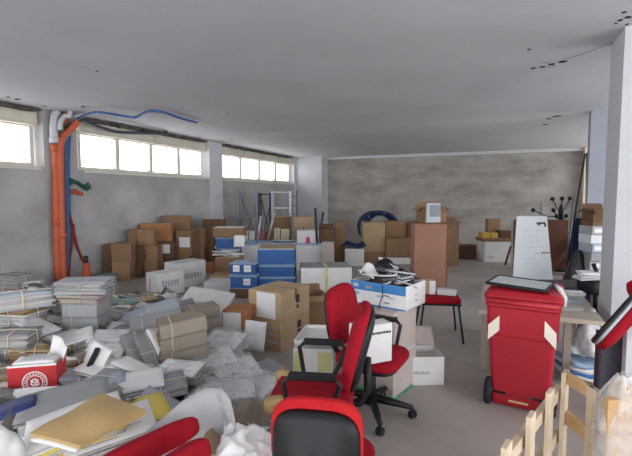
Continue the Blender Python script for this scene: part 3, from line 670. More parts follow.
# ================================================================== MIDDLE GROUND
# ---- blue archive boxes
def blue_box(label, x0, x1, yt, yb, c, d, a=0, top='blue_box', labels=(), group='blue archive boxes'):
    p, w, h, c = rect(x0, x1, yt, yb, c=c)
    t = thing('archive_box', label, 'archive box', p, (0, 0, R(YD+a)), group)
    b = MB(); b.box((0, d/2, h/2), (w, d, h-.012)); obj('body', b, 'blue_box', t, bevel=.005)
    k = MB(); k.box((0, d/2, h-.008), (w+.012, d+.012, .012)); k.box((0, d/2, .008), (w+.012, d+.012, .012)); obj('lid_edge', k, 'blue_edge', t)
    if top != 'blue_box':
        k = MB(); k.box((0, d/2, h+.004), (w, d, .012)); obj('lid', k, top, t)
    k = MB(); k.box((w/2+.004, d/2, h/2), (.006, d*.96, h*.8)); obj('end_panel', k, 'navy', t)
    for (u0, v0, u1, v1) in labels:
        k = MB(); k.box(((u0+u1)/2*w-w/2, -.004, (v0+v1)/2*h), ((u1-u0)*w, .004, (v1-v0)*h)); obj('label', k, 'white', t)
        k = MB(); k.box(((u0+u1)/2*w-w/2, -.007, (v0+v1)/2*h), ((u1-u0)*w*.7, .003, (v1-v0)*h*.12)); obj('printed_line', k, 'ink_soft', t)
    return t
cb = 6.7
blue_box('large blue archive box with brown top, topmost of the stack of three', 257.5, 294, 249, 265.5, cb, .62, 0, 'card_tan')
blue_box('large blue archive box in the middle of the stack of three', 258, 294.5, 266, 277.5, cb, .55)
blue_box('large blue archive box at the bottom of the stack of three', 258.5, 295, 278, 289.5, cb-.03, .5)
p, w, h, c = rect(257, 294, 290, 298, c=cb); 
b = MB(); hz = HC+ray(276, 290.5).z*cb
carton('cardboard_box', 'brown box hidden low under the stack of three blue archive boxes', 'box', (p.x, p.y, 0), .56, .5, hz, 0, 'card')
cb2 = 6.55
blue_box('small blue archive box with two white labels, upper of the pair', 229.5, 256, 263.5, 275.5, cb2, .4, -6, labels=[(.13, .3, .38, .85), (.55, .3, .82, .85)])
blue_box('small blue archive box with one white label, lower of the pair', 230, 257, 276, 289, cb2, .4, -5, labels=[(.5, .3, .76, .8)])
hz = HC+ray(243, 289.5).z*cb2; p = atc(243, 289, cb2)
carton('cardboard_box', 'plain brown box beneath the pair of small blue archive boxes', 'box', (p.x, p.y, 0), .42, .38, hz-.005, -5, 'card_dark')
# pile left of them
cp = ground_c(228, 278)
rc('cardboard_box', 'brown box heaped with white papers, left of the small blue boxes', 'box', 215, 240, 258, 279, z=0, d=.5, m='card', mflap='card_tan')
b = MB()
for k in range(9):
    b.box((random.uniform(-.14, .14), random.uniform(.05, .4), .01+.02*k), (.3, .22, .018), rot=(random.uniform(-.08, .08), random.uniform(-.08, .08), random.uniform(-1, 1)))
p = atc(227, 258, cp); lay('paper_stack', 'white papers spread on the brown box below the blue box', 'papers', (p.x, p.y, p.z+.012), (0, 0, YAW), b, 'white')
p2 = p.copy(); p2.z = p.z+.21
blue_box('blue archive box perched on papers under a brown box, left of the cabinet', 216, 241, 238, 249.5, cp+.05, .4, 3)
rc('cardboard_box', 'brown box with pale papers on its lid, top of the pile left of the cabinet', 'box', 213, 243, 228, 237.7, c=cp+.1, d=.45, m='card', mflap='white')
p = atc(239, 247, cp-.06)
b = MB(); b.sheet(lambda u, v: (u*.2-.1, .03*v, v*.22), 4, 6, .004); lay('paper_sheet', 'white sheet propped against the blue box at the edge of the pile', 'paper', (p.x, p.y, p.z), (0, 0, YAW), b, 'white')
b = MB(); hz = HC+ray(228, 249.7).z*(cp+.05)
rc('printed_carton', 'small orange-brown carton near the left wall pile, in the clutter', 'box', 203, 214, 264, 273, z=0, d=.3, m='card_orange')
rc('printed_carton', 'flat tan carton lying in front of the paper heaped box', 'box', 210, 232, 276, 284, z=0, d=.4, m='card_tan')
rc('white_carton', 'long flat white box lying on the floor before the small blue boxes', 'box', 203, 237, 283, 292, z=.0, d=.4, m='white_card', tape=False, a=-6)
b = MB()
def crump(r, h, s, seed):
    def fn(u, v):
        a = 2*math.pi*u; rr = r*(1-v)**.5 if v < 1 else 0.0
        q = Vector((math.cos(a)*rr, math.sin(a)*rr*.8, h*v**.8)); n_ = noise.noise(q*s+Vector((seed, 0, 0)))
        m_ = noise.noise(q*s*2.3+Vector((0, seed, 0)))
        return q*(1+.35*n_)+Vector((.15*r*m_, 0, .3*h*n_*(1 if v > .02 else 0)))
    return fn
def bag(name, label, px, py, z, r, h, m, group=None, s=7, seed=1.0):
    p = onz(px, py, z); b = MB(); b.sheet(crump(r, h, s, seed), 36, 14); return lay(name, label, 'bag' if 'bag' in name else 'plastic', (p.x, p.y, z-.01), (0, 0, seed), b, m, group)
bag('plastic_bag', 'crumpled white plastic bag on the floor before the wall pile', 201, 264, 0, .2, .2, 'film_white', seed=2.2)
# ---- pair of white cartons on the floor in front of the wall pile
c1 = ground_c(150, 297)
WPAIR = True
# ---- long taped carton
p, w, h, c = rect(301, 352, 268, 298, z=0)
tcw = carton('white_carton', 'big white carton closed with yellow-green tape beside the blue archive stack', 'box', p, w, .55, h, 4, 'white_card', tape=False, mflap='grey_cover', marks=[('front', [(.47, 0, .53, 1)], 'tape_green')])
q = p.copy()
b = MB(); b.box((0, .27, h+.007), (.05, .55, .002)); obj('tape', b, 'tape_green', tcw)
rc('cardboard_box', 'brown carton with raised flap right behind the tilted red chair back', 'box', 306, 327, 296, 330, z=0, d=.35, m='card', top='open', a=12)
# ---- cardboard boxes with white sheets
k0 = onz(281, 353, 0); 
def corner_box(name, label, px, py, z, wl, wr, h, a, **kw):
    """nearest vertical corner at pixel; left face width wl (turned), right face wr"""
    p = onz(px, py, z); an = R(YD+a); ux = Vector((math.cos(an), math.sin(an), 0))
    return carton(name, label, 'box', p-ux*wl/2, wl, wr, h, a, **kw)
hb = (353-290)*depth(k0)/F
corner_box('white_carton', 'white carton with grey print, nearer of the two long white cartons', 158, 298, 0, .30, .50, .36, -35, m='white_card', tape=False, marks=[('front', [(.3, .25, .42, .8)], 'ink_soft'), ('right', writing(6, .15, .8, .55, .3), 'ink_soft')])
corner_box('white_carton', 'white carton with shiny lid behind the nearer long white carton', 178, 289, 0, .36, .60, .42, -35, m='white_card', tape=False, marks=[('front', writing(5, .1, .5, .5, .25), 'ink_soft'), ('right', writing(7, .1, .9, .45, .25), 'ink_soft')])
corner_box('cardboard_box', 'tan carton with black symbols, lower of the sheet-covered pair', 281, 353, 0, .42, .52, .30, -32, m='card_tan', tape=False, marks=[('front', writing(4, .5, .9, .78, .08)+writing(5, .5, .92, .55, .08)+writing(5, .5, .95, .3, .08), 'ink_soft'), ('right', [(.55, .6, .68, .85), (.56, .45, .66, .55)], 'ink')])
corner_box('cardboard_box', 'tan carton with a long white sheet stuck on it, upper of the pair', 281, 353-.30*F/depth(k0), .30, .42, .52, .29, -32, m='card_tan', marks=[('right', [(.5, .5, .62, .8), (.52, .3, .6, .42)], 'ink'), ('front', [(.08, .1, .2, .3), (.88, .3, .95, .4)], 'ink_soft')], sheets=[(.27, .07, .84, .97, 'white', 'white_sheet')])
p, w, h, c = rect(222, 247, 311, 344, c=4.2)
carton('cardboard_box', 'smaller orange-tan carton with white sheet left of the symbol cartons', 'box', p, w, .3, h, -8, 'card_orange', sheets=[(.04, .02, .78, .95, 'white', 'white_sheet')], tape=False)
carton('cardboard_box', 'flat brown carton supporting the smaller orange-tan carton', 'box', (p.x, p.y, 0), w*1.1, .34, max(.05, p.z), -8, 'card')
p = atc(253, 351, 4.0)
b = MB(); b.sheet(lambda u, v: (u*.2-.1, .05*v+.01*math.sin(u*6), v*.27), 8, 6, .004); lay('paper_sheet', 'white sheet leaning against the orange-tan cartons', 'paper', (p.x, p.y, p.z), (0, .1, YAW), b, 'white')
# things behind the chair armrest
p, w, h, c = rect(293, 333, 350, 374, z=None, c=3.35)
carton('printed_carton', 'pale yellow and white carton behind the black chair armrest', 'box', p, w, .25, h, -4, 'white_card', tape=False, marks=[('front', [(.02, .05, .28, .95), (.62, .1, .98, .9)], 'tape_green')])
carton('cardboard_box', 'brown carton under the pale yellow and white carton', 'box', (p.x, p.y, 0), w*1.02, .27, p.z-.006, -4, 'card_dark')
q = p.copy(); q.z += h
b = MB()
b.box((0, .15, .012), (.30, .30, .012)); 
for sx in (-1, 1): b.box((sx*.15, .15, .03), (.012, .30, .036))
b.box((0, 0, .03), (.30, .012, .036)); b.box((0, .30, .03), (.30, .012, .036))
lay('plastic_tray', 'white plastic tray lying tilted on the yellow and white carton', 'tray', (q.x, q.y, q.z+.03), (R(7), R(-4), R(YD-18)), b, 'white_card', bevel=.01)
# ---- carton stack right of the chairs
kc = onz(393, 401, 0); ck = depth(kc)
def zpix(py, px, c): return HC+ray(px, py).z*c
zs1 = zpix(378, 393, ck)
corner_box('white_carton', 'white carton with green base stripe at the bottom of the cable box stack', 393, 401, 0, .34, .40, .33, -38, m='pink_card', mflap='white_card', tape=False, marks=[('front', [(0, .0, 1, .08)], 'green_print'), ('right', [(0, 0, 1, .06)], 'green_print')])
corner_box('white_carton', 'pale grey carton in the middle of the cable box stack', 393, 401-.332*F/ck, .332, .34, .40, .33, -38, m='pink_card', tape=False)
zt1 = .665
p0 = Vector((kc.x, kc.y, zt1+.002))
an = R(YD-38); ux = Vector((math.cos(an), math.sin(an), 0)); uy = Vector((-math.sin(an), math.cos(an), 0))
pc = atc(405.5, 314, 3.30); pc.z = zt1+.003
W2, D2, H2 = .50, .36, .19
bx = carton('cable_carton', 'white and blue open carton overflowing with grey cables', 'box', pc-ux*W2/2, W2, D2, H2, -38, 'white_card', top='none', marks=[('front', [(0, .62, 1, 1.0), (0, 0, 1, .06)], 'blue_print'), ('front', [(.05, .75, .15, .9), (.28, .72, .42, .86)], 'white'), ('front', [(.06, .4, .16, .55), (.5, .42, .62, .5), (.7, .42, .8, .48)], 'blue_edge'), ('front', [(.62, .5, .72, .54), (.62, .2, .72, .24)], 'ink'),
    ('right', [(.45, .25, .6, .33), (.45, .5, .6, .55)], 'ink_soft')])
cen = pc-ux*W2/2+uy*D2/2; cen.z = zt1+H2*.72
for k in range(7):
    b = MB(); q = []; r0 = .05+.02*(k % 3); ox, oy = random.uniform(-.14, .14), random.uniform(-.09, .09)
    for j in range(70):
        a = j*.35+k; q.append((ox+r0*(1+.4*math.sin(j*.13+k))*math.cos(a)*1.4, oy+r0*math.sin(a+.5*math.sin(j*.2)), .03+.1*abs(math.sin(j*.045+k*.8))+.03*math.sin(a*.5)))
    b.tube(q, .0065, 5)
    lay('cable', ['dark', 'pale', 'grey', 'light grey', 'charcoal', 'white', 'mid grey'][k]+' cable coiled in the open white and blue carton', 'cable', cen, (0, 0, an), b, ['cable', 'grey_pvc', 'dark_pipe', 'grey_pvc', 'cable', 'white_card', 'cable'][k], 'tangled cables in the carton')
b = MB(); b.sheet(crump(.19, .2, 9, 4.4), 36, 14); lay('plastic_bag', 'black plastic bag bulging from the white and blue carton', 'bag', cen+Vector((0, 0, -.02))-ux*.02, (0, 0, an), b, 'black')
b = MB(); b.sheet(lambda u, v: (u*.16-.08, v*.1-.05, .03*math.sin(u*5)+.04*v), 8, 6, .003); lay('paper_sheet', 'white paper flap at the left of the cable carton', 'paper', cen-ux*.14-uy*.06+Vector((0, 0, .11)), (.3, 0, an), b, 'white')
b = MB(); b.sheet(lambda u, v: (u*.2-.1, v*.12-.06, .025*math.sin(u*4+1)+.02*math.cos(v*5)), 10, 8, .003); lay('plastic_sheet', 'white plastic sheet draped behind the cables in the carton', 'plastic', cen+uy*.09+Vector((-.03, 0, .16)), (-.4, .1, an), b, 'white')
b = MB(); q = pc-ux*.2; b.tube([(0, -.005, .18), (.01, -.02, .1), (-.02, -.03, .0), (.0, -.03, -.08), (.05, -.03, -.13), (.03, -.03, -.04), (-.02, -.03, .02)], .005, 5); lay('cable', 'thin dark cable dangling over the front of the white and blue carton', 'cable', q, (0, 0, an), b, 'dark_pipe')
# carton with a row of black print, between chair seat and stack
p = atc(375, 370, 2.78); p.z = .472
carton('white_carton', 'white carton with a row of black letters standing on the red swivel chair seat', 'box', p, .26, .12, .25, 24, 'white_card', tape=False, marks=[('front', writing(7, .42, .96, .8, .07, .25), 'ink')])
# open carton on the floor
p, w, h, c = rect(409, 444, 357, 385.5, z=0)
t = carton('white_carton', 'white carton with faint print and one grey flap folded up on the floor', 'box', p, w, .28, h, 2, 'white_card', top='none', marks=[('front', writing(6, .12, .6, .45, .12), 'ink_soft')])
k = MB(); k.sheet(lambda u, v: (u*w*1.02-w*.51, .0+.10*v, v*.14+.012*math.sin(u*3.1)), 10, 4, .005); obj('flap', k, 'pink_card', t, loc=(0, .27, h-.002))
k = MB(); k.box((0, .14, h*.75), (w*.96, .26, .01)); obj('inner_flap', k, 'pink_card', t)
# ---- red folding chair with cartons
p = onz(438, 336, 0)
def folding(loc, a):
    t = thing('visitor_chair', 'red seated chair with thin black legs carrying a small carton', 'chair', loc, (0, 0, R(YD+a)))
    b = MB(); b.pad(.44, .42, [(.0, -.025), (.9, -.025), (1, -.01), (1, .012), (.92, .026), (.5, .034), (0, .034)], Matrix.Translation((0, 0, .43)), e=5); obj('seat', b, 'red_fabric', t)
    b = MB(); b.tube([(-.2, -.19, .4), (.2, -.19, .4), (.2, .19, .4), (-.2, .19, .4)], .011, 8, closed=True); obj('seat_frame', b, 'black', t)
    for sx, sy in ((-1, -1), (1, -1), (1, 1), (-1, 1)):
        b = MB(); b.tube([(sx*.18, sy*.17, .4), (sx*.23, sy*.23, 0)], .011, 8); obj('leg', b, 'black', t)
    return t
folding(p, -8)
q = p+FWD*.02-RIGHT*.1; q.z = .467
carton('cardboard_box', 'small tan carton standing on the red chair with black legs', 'box', q, .13, .14, .15, -4, 'card_tan', tape=False, marks=[('front', [(.5, 0, 1, 1)], 'white')])
q = p-FWD*.04+RIGHT*.07; q.z = .466
carton('white_carton', 'flat white carton lying on the red chair with black legs', 'box', q, .2, .12, .05, -22, 'white_card', tape=False)
# ---- office chairs
def office_chair(name, label, loc, yaw, base=True, arms=True, seat_z=.46, back_h=.46, recl=8, rot=None, rim='red_fabric', foam=False, back_w=.44, gap=.09, ss=.97, sdy=0.0):
    """faces local +X"""
    t = thing(name, label, 'chair', loc, rot or (0, 0, R(yaw)))
    b = MB(); b.pad(.46, .46, [(0, -.03), (.9, -.03), (.99, -.012), (1, .012), (.93, .034), (.6, .045), (0, .05)], Matrix.Translation((.01, 0, seat_z)), e=4.5); obj('seat', b, 'red_fabric', t)
    b = MB(); b.pad(.42, .42, [(0, -.05), (.8, -.05), (.95, -.03), (1, -.012), (0, -.012)], Matrix.Translation((.01, 0, seat_z-.019)), e=4.5); obj('seat_shell', b, 'black', t)
    if foam:
        b = MB(); b.pad(.12, .08, [(0, -.02), (1, -.02), (1, .03), (.7, .046), (0, .048)], Matrix.Translation((.19, .17, seat_z))@Matrix.Rotation(.5, 4, 'Z'), e=3); obj('torn_corner', b, 'foam', t, label='tan foam showing at the torn seat corner')
        b = MB(); b.pad(.13, .08, [(0, -.02), (1, -.02), (1, .03), (.7, .046), (0, .048)], Matrix.Translation((.2, -.17, seat_z))@Matrix.Rotation(-.5, 4, 'Z'), e=3); obj('torn_corner', b, 'foam', t, label='tan foam showing at the torn seat corners')
    # backrest plane: local pad X->Y, Y->Z
    mx = Matrix.Translation((-.25, 0, seat_z+gap+back_h/2)) @ Matrix.Rotation(R(-recl), 4, 'Y') @ Matrix(((0, 0, 1, 0), (1, 0, 0, 0), (0, 1, 0, 0), (0, 0, 0, 1)))
    b = MB(); b.pad(back_w, back_h, [(0, -.005), (.97, -.005), (1, .01), (.99, .035), (.9, .055), (.5, .062), (0, .062)], mx, e=3.4, bend=.25); obj('backrest', b, rim, t)
    b = MB(); b.pad(back_w*ss, back_h*ss, [(0, -.04), (.75, -.04), (.93, -.028), (1, -.006), (0, -.006)], mx @ Matrix.Translation((0, sdy, 0)), e=3.4, bend=.25); obj('back_shell', b, 'black', t)
    b = MB(); b.tube([(-.1, 0, seat_z-.05), (-.25, 0, seat_z-.04), (-.295, 0, seat_z+.03), (-.29, 0, seat_z+.22)], .022, 8); obj('back_bracket', b, 'black', t)
    if arms:
        for sy in ((-1, 1) if arms is True else arms):
            b = MB(); y = sy*.26
            b.tube([(-.13, y, seat_z+.2), (.1, y, seat_z+.2), (.13, y, seat_z+.17), (.1, y*.97, seat_z+.0), (.05, y*.8, seat_z-.04), (-.04, y*.8, seat_z-.04), (-.1, y*.97, seat_z+.03), (-.16, y, seat_z+.17)], .014, 8, closed=True)
            b.box((-.02, y, seat_z+.212), (.24, .045, .022)); obj('armrest', b, 'black', t)
    if base:
        b = MB(); b.lathe([(0, .12), (.032, .12), (.032, .27), (.02, .28), (.02, seat_z-.06), (.09, seat_z-.055), (.09, seat_z-.04), (0, seat_z-.04)], 14); obj('gas_column', b, 'black', t)
        bs = MB(); bs.lathe([(0, .07), (.045, .075), (.05, .13), (0, .14)], 14)
        for k in range(5):
            a = 2*math.pi*k/5+.25; e = Vector((.29*math.cos(a), .29*math.sin(a), .075))
            bs.tube([(.02*math.cos(a), .02*math.sin(a), .115), e*.6+Vector((0, 0, .05)), e], [.032, .026, .018], 8)
        o = obj('star_base', bs, 'black', t)
        for k in range(5):
            a = 2*math.pi*k/5+.25; e = Vector((.29*math.cos(a), .29*math.sin(a), 0))
            cst = MB()
            for s_ in (-.014, .014):
                ax = Vector((math.cos(a+.8), math.sin(a+.8), 0))
                m3 = Matrix.Translation(e+Vector((0, 0, .029))+ax*s_) @ ax.to_track_quat('Z', 'Y').to_matrix().to_4x4()
                cst.lathe([(0, -.009), (.024, -.009), (.028, -.004), (.028, .004), (.024, .009), (0, .009)], 14, m3)
            cst.tube([e+Vector((0, 0, .03)), e+Vector((0, 0, .08))], .009, 6); obj('caster', cst, 'rubber', o)
    return t
pA = onz(371, 413, 0)
office_chair('office_chair', 'red swivel chair on five black casters facing right towards the cartons', pA, YD-28, True, (1,), .42, .43, 8, gap=.06)
pB = atc(315, 400, 2.42); pB.z = 0
office_chair('office_chair', 'red chair with black triangular armrests and torn tan seat corners', pB, YD+173, True, True, .445, .47, 14, foam=True, gap=.05)
pC = atc(325, 442, 2.0); 
office_chair('office_chair', 'low red chair in the foreground showing its black back shell', (pC.x, pC.y, .09), YD+80, False, False, .21, .34, -4, rim='red_rim', back_w=.385, ss=.95, sdy=-.03)
# ---- red wheelie bin
pl, pr = onz(490.5, 403, 0), onz(549, 416, 0); cbn = (pl+pr)/2; wb_ = (pr-pl).length; yawb = math.atan2(pr.y-pl.y, pr.x-pl.x)
cc = depth(cbn); HB = HC+ray(522, 292).z*cc
t = thing('wheelie_bin', 'red two-wheeled rubbish bin with white reflective stickers', 'bin', cbn, (0, 0, yawb))
bot, topw, DB = wb_/2, .245, .46
b = MB()
def ringbox(w, d0, d1, z, r=.03, n=4):
    pts = []
    for cx_, cy_, a0 in ((w-r, d1-r, 0), (-w+r, d1-r, 90), (-w+r, d0+r, 180), (w-r, d0+r, 270)):
        for k in range(n+1):
            a = R(a0+90*k/n); pts.append((cx_+r*math.cos(a), cy_+r*math.sin(a), z))
    return pts
prof = [(bot*.97, .0, .40, .01), (bot, -.004, .41, .04), ((bot*.35+topw*.65)*.97, -.02, .47, HB*.62), (topw*.955, -.026, .5, HB*.63), (topw*.965, -.04, .52, HB-.11), (topw, -.05, .54, HB-.10), (topw, -.05, .54, HB-.055), (topw*.9, -.03, .5, HB-.055)]
vs = []; n = 20
for w, d0, d1, z in prof: vs += ringbox(w, d0, d1, z)
fs = [tuple(range(n-1, -1, -1))]
for i in range(len(prof)-1):
    for j in range(n): fs.append((i*n+j, i*n+(j+1) % n, (i+1)*n+(j+1) % n, (i+1)*n+j))
fs.append(tuple(range((len(prof)-1)*n, len(prof)*n)))
b._add(vs, fs, 0, False); obj('body', b, 'bin', t, bevel=.004)
b = MB()
lp = [(topw+.012, -.055, .56, HB-.055), (topw+.015, -.06, .565, HB-.02), (topw*.93, -.02, .54, HB+.012), (topw*.6, .12, .42, HB+.03)]
vs = []
for w, d0, d1, z in lp: vs += ringbox(w, d0, d1, z, .05)
fs = [tuple(range(n-1, -1, -1))]
for i in range(len(lp)-1):
    for j in range(n): fs.append((i*n+j, i*n+(j+1) % n, (i+1)*n+(j+1) % n, (i+1)*n+j))
fs.append(tuple(range((len(lp)-1)*n, len(lp)*n)))
b._add(vs, fs, 0, False); obj('lid', b, 'bin', t, bevel=.004)
b = MB(); b.tube([(-topw*.95, -.1, HB-.05), (topw*.95, -.1, HB-.05)], .02, 10)
for x in (-.95, -.35, .35, .95): b.box((x*topw*.95, -.075, HB-.055), (.03, .06, .05))
obj('handle_bar', b, 'bin', t)
yf = lambda z: -.004-.042*min(1, z/(HB*.9))-.003
for sx in (-1, 1):
    zc_ = HB*.7; h2, w2, dz = .11, .05, .035
    xa, xb = sx*topw*.90, sx*topw*.90-sx*.075
    k = MB(); y0 = -.047
    k._add([(xa, y0, zc_-.10), (xb, y0, zc_-.02), (xb, y0, zc_+.09), (xa, y0, zc_+.01), (xa, y0+.012, zc_-.10), (xb, y0+.012, zc_-.02), (xb, y0+.012, zc_+.09), (xa, y0+.012, zc_+.01)], [(0, 1, 2, 3), (7, 6, 5, 4), (0, 4, 5, 1), (1, 5, 6, 2), (2, 6, 7, 3), (3, 7, 4, 0)])
    if sx > 0:
        k = MB(); k._add([(xb-.0, y0, zc_+.09), (xb, y0, zc_-.02), (xa, y0, zc_-.10), (xa, y0, zc_+.01), (xb, y0+.012, zc_+.09), (xb, y0+.012, zc_-.02), (xa, y0+.012, zc_-.10), (xa, y0+.012, zc_+.01)], [(0, 1, 2, 3), (7, 6, 5, 4), (0, 4, 5, 1), (1, 5, 6, 2), (2, 6, 7, 3), (3, 7, 4, 0)])
    obj('reflective_sticker', k, 'sticker', t)
k = MB(); k.box((-.01, -.006, .105), (.16, .012, .014)); k.box((-.01, -.006, .04), (.16, .012, .012)); k.box((-.085, -.006, .07), (.012, .012, .07)); k.box((.07, -.006, .07), (.012, .012, .07)); obj('foot_recess_rim', k, 'bin', t)
k = MB(); k.box((-.005, -.008, .052), (.13, .006, .012)); obj('yellow_strip', k, 'tape_green', t)
for sx in (-1, 1):
    m3 = Matrix.Translation((sx*(bot+.018), .0, .1)) @ Matrix.Rotation(R(90), 4, 'Y')
    k = MB(); k.lathe([(0, -.02), (.06, -.022), (.085, -.024), (.098, -.015), (.1, 0), (.098, .015), (.085, .024), (.06, .022), (0, .02)], 26, m3); w_ = obj('wheel', k, 'rubber', t)
    k = MB(); k.lathe([(0, -.03), (.04, -.03), (.045, 0), (.04, .03), (0, .03)], 16, m3); obj('hub', k, 'black', w_)
k = MB(); k.tube([(-bot, .0, .1), (bot, .0, .1)], .012, 8); obj('axle', k, 'steel_dark', t)
# panel lying on the bin
q = Matrix.Rotation(yawb, 4, 'Z')
pp = cbn+(q @ Vector((-.03, .16, 0)))+Vector((0, 0, HB+.04))
t = thing('framed_panel', 'pale panel in a black frame lying on the red bin lid', 'panel', pp, (R(2), R(1.5), yawb-.16))
b = MB(); b.box((0, 0, .008), (.4, .28, .01)); obj('panel', b, 'panel_glass', t)
b = MB()
for sx in (-1, 1): b.box((sx*.2, 0, .008), (.016, .30, .02)); b.box((0, sx*.145, .008), (.416, .016, .02))
obj('frame', b, 'black', t, bevel=.003)
b = MB(); pp = cbn+(q @ Vector((.2, .2, 0)))+Vector((0, 0, HB-.02)); b.tube([(0, 0, .06), (.03, -.06, .05), (.06, -.1, -.0), (.058, -.12, -.06)], .018, 8); lay('white_strap', 'white strap hanging over the right edge of the red bin lid', 'strap', pp, (0, 0, yawb), b, 'white')
# ---- low table behind the bin
d = ray(605, 322); tt = 4.02/d.y; pt = Vector((0, 0, HC))+d*tt; zt = pt.z
dl = ray(479, 309); tl = (zt-HC)/dl.z; pl2 = Vector((0, 0, HC))+dl*tl
x0, x1 = pl2.x, pt.x; DT = 1.25
t = thing('low_table', 'low grey-beige table with pale edge behind the red bin', 'table', ((x0+x1)/2, pt.y, 0))
b = MB(); b.box((0, DT/2, zt-.015), (x1-x0, DT, .03)); obj('tabletop', b, 'tabletop', t)
b = MB(); b.box((0, -.004, zt-.016), (x1-x0+.004, .008, .034)); obj('edge_strip', b, 'tableedge', t)
for sx, yy in ((-1, .06), (1, .06), (1, DT-.06), (-1, DT-.06)):
    xx = sx*((x1-x0)/2-.05) if not (sx == 1 and yy < .1) else (atc(567, 340, 3.62).x-(x0+x1)/2)
    b = MB(); b.box((xx, yy, (zt-.03)/2), (.055, .055, zt-.03)); obj('leg', b, 'tabletop', t)
def on_table(px, py): return onz(px, py, zt)
for i, (px, py, w, dd, hh, m, lb) in enumerate([(573, 311, .17, .14, .02, 'grey_paper', 'flat stack of grey papers nearest the front edge of the low table'), (574, 303, .16, .14, .03, 'blue_cover', 'pale blue folder stack on the low table behind the grey papers'), (577, 296, .16, .14, .03, 'white_cover', 'white paper stack at the back of the low table beside the bin')]):
    p = on_table(px, py); b = MB()
    for k in range(4): b.box((random.uniform(-.006, .006), dd/2+random.uniform(-.006, .006), hh*(k+.5)/4), (w, dd, hh/4*.92), rot=(0, 0, random.uniform(-.08, .08)))
    lay('paper_stack', lb, 'papers', p, (0, 0, YAW-.2), b, m)
# dark desk and black swivel chair behind
p = atc(565, 288, 5.9); zz = p.z
t = thing('dark_desk', 'dark grey desk edge seen behind the red bin', 'desk', (p.x, p.y, 0), (0, 0, YAW))
b = MB(); b.box((0, .25, zz), (.9, .5, .04)); obj('tabletop', b, 'darktop', t, bevel=.003)
for sx in (-1, 1):
    b = MB(); b.box((sx*.4, .25, (zz-.02)/2), (.04, .42, zz-.02)); obj('leg', b, 'steel_dark', t)
p = atc(596, 292, 5.55)
t = thing('black_chair', 'black swivel chair loaded with white papers next to the column', 'chair', (p.x, p.y, 0), (0, 0, YAW))
zs2 = HC+ray(596, 284).z*5.5
b = MB(); b.pad(.36, .36, [(0, -.12), (.9, -.12), (1, -.08), (1, .03), (.9, .05), (0, .055)], Matrix.Translation((0, 0, zs2)), e=5); obj('seat', b, 'black', t)
b = MB(); b.lathe([(0, .1), (.03, .1), (.03, zs2-.1), (0, zs2-.1)], 12); b.lathe([(0, .0), (.22, .02), (.22, .04), (.04, .1), (0, .1)], 16); obj('pedestal', b, 'black', t)
b = MB(); b.tube([(.06, .0, zs2), (-.02, .05, zs2+.25)], .025, 8); obj('back_bracket', b, 'black', t)
q = Vector((p.x, p.y, zs2+.057))-RIGHT*.1
b = MB()
for k in range(5): b.box((random.uniform(-.03, .03), random.uniform(-.03, .03), .01+.018*k), (.26, .2, .016), rot=(random.uniform(-.04, .04), random.uniform(-.05, .05), random.uniform(-.4, .4)))
lay('paper_stack', 'white papers lying on the black swivel chair', 'papers', q, (0, 0, YAW), b, 'white')
# ---- paper heap under the table, right
for i, (px, py, z, m, lb) in enumerate([(584, 382, .0, 'white', 'lowest'), (585, 378, .05, 'blue_print', 'second'), (584, 374, .09, 'white', 'third'), (585, 370, .13, 'blue_edge', 'topmost')]):
    p = onz(584, 384, 0); b = MB(); b.sheet(lambda u, v: (u*.24-.12, v*.3, .02*math.sin(u*4+i)), 8, 4, .035); lay('file_stack', 'blue and white striped file under the low table, %s in its pile' % lb, 'file', (p.x+.01*i, p.y, .045+.045*i), (0, 0, YAW-.15+.05*i), b, m, 'striped files under the table')
p = onz(586, 378, .0)
b = MB(); b.sheet(crump(.17, .32, 8, 7.7), 40, 16); lay('plastic_bag', 'crumpled clear plastic bag of grey papers under the low table', 'bag', (p.x+.02, p.y+.1, .21), (0, 0, 1), b, 'film_white')
b = MB(); b.sheet(crump(.12, .24, 8, 3.7), 30, 12); lay('crumpled_paper', 'crumpled grey paper inside the clear bag under the low table', 'paper', (p.x+.02, p.y+.12, .21), (0, 0, 2), b, 'grey_paper')
# ---- charcoal cabinet, pale board, tipped red chair at right edge
p, w, h, c = rect(597, 623, 330, 398, z=None, c=3.05)
hz = HC+ray(610, 330).z*3.05
t = thing('charcoal_panel', 'charcoal grey panel standing below the tipped red chair at right', 'panel', (p.x, p.y, 0), (0, 0, YAW))
b = MB(); b.box((0, .025, hz/2), (w, .05, hz)); obj('body', b, 'charcoal', t, bevel=.004)
b = MB(); b.box((0, -.003, hz*.5), (w*.92, .006, hz*.9)); obj('face_board', b, 'charcoal', t, bevel=.002)
p = atc(640, 420, 2.95); hz2 = HC+ray(640, 313).z*2.95
b = MB(); b.box((0, .02, hz2/2), (.24, .04, hz2)); lay('pale_board', 'pale grey board standing upright at the right edge beside the charcoal panel', 'board', (p.x, p.y, 0), (0, 0, YAW), b, 'pale_board', bevel=.004)
p = atc(618, 322, 2.85)
t = thing('tipped_chair', 'red chair tipped over with black underside up at the right edge', 'chair', p, (0, 0, YAW))
aa = Vector((.63, 0, .77)).normalized(); vv = Vector((.54, .80, -.27)).normalized(); nn = aa.cross(vv).normalized()
if nn.z < 0: nn = -nn
nn = (nn-vv*.02).normalized(); dd_ = nn.cross(aa).normalized()
mx = Matrix(((aa.x, dd_.x, nn.x, 0), (aa.y, dd_.y, nn.y, 0), (aa.z, dd_.z, nn.z, 0), (0, 0, 0, 1)))
b = MB(); b.pad(.42, .36, [(0, -.07), (.6, -.065), (.92, -.05), (1, -.03), (1, -.005), (.95, 0), (0, 0)], mx, e=4); obj('seat', b, 'red_fabric', t)
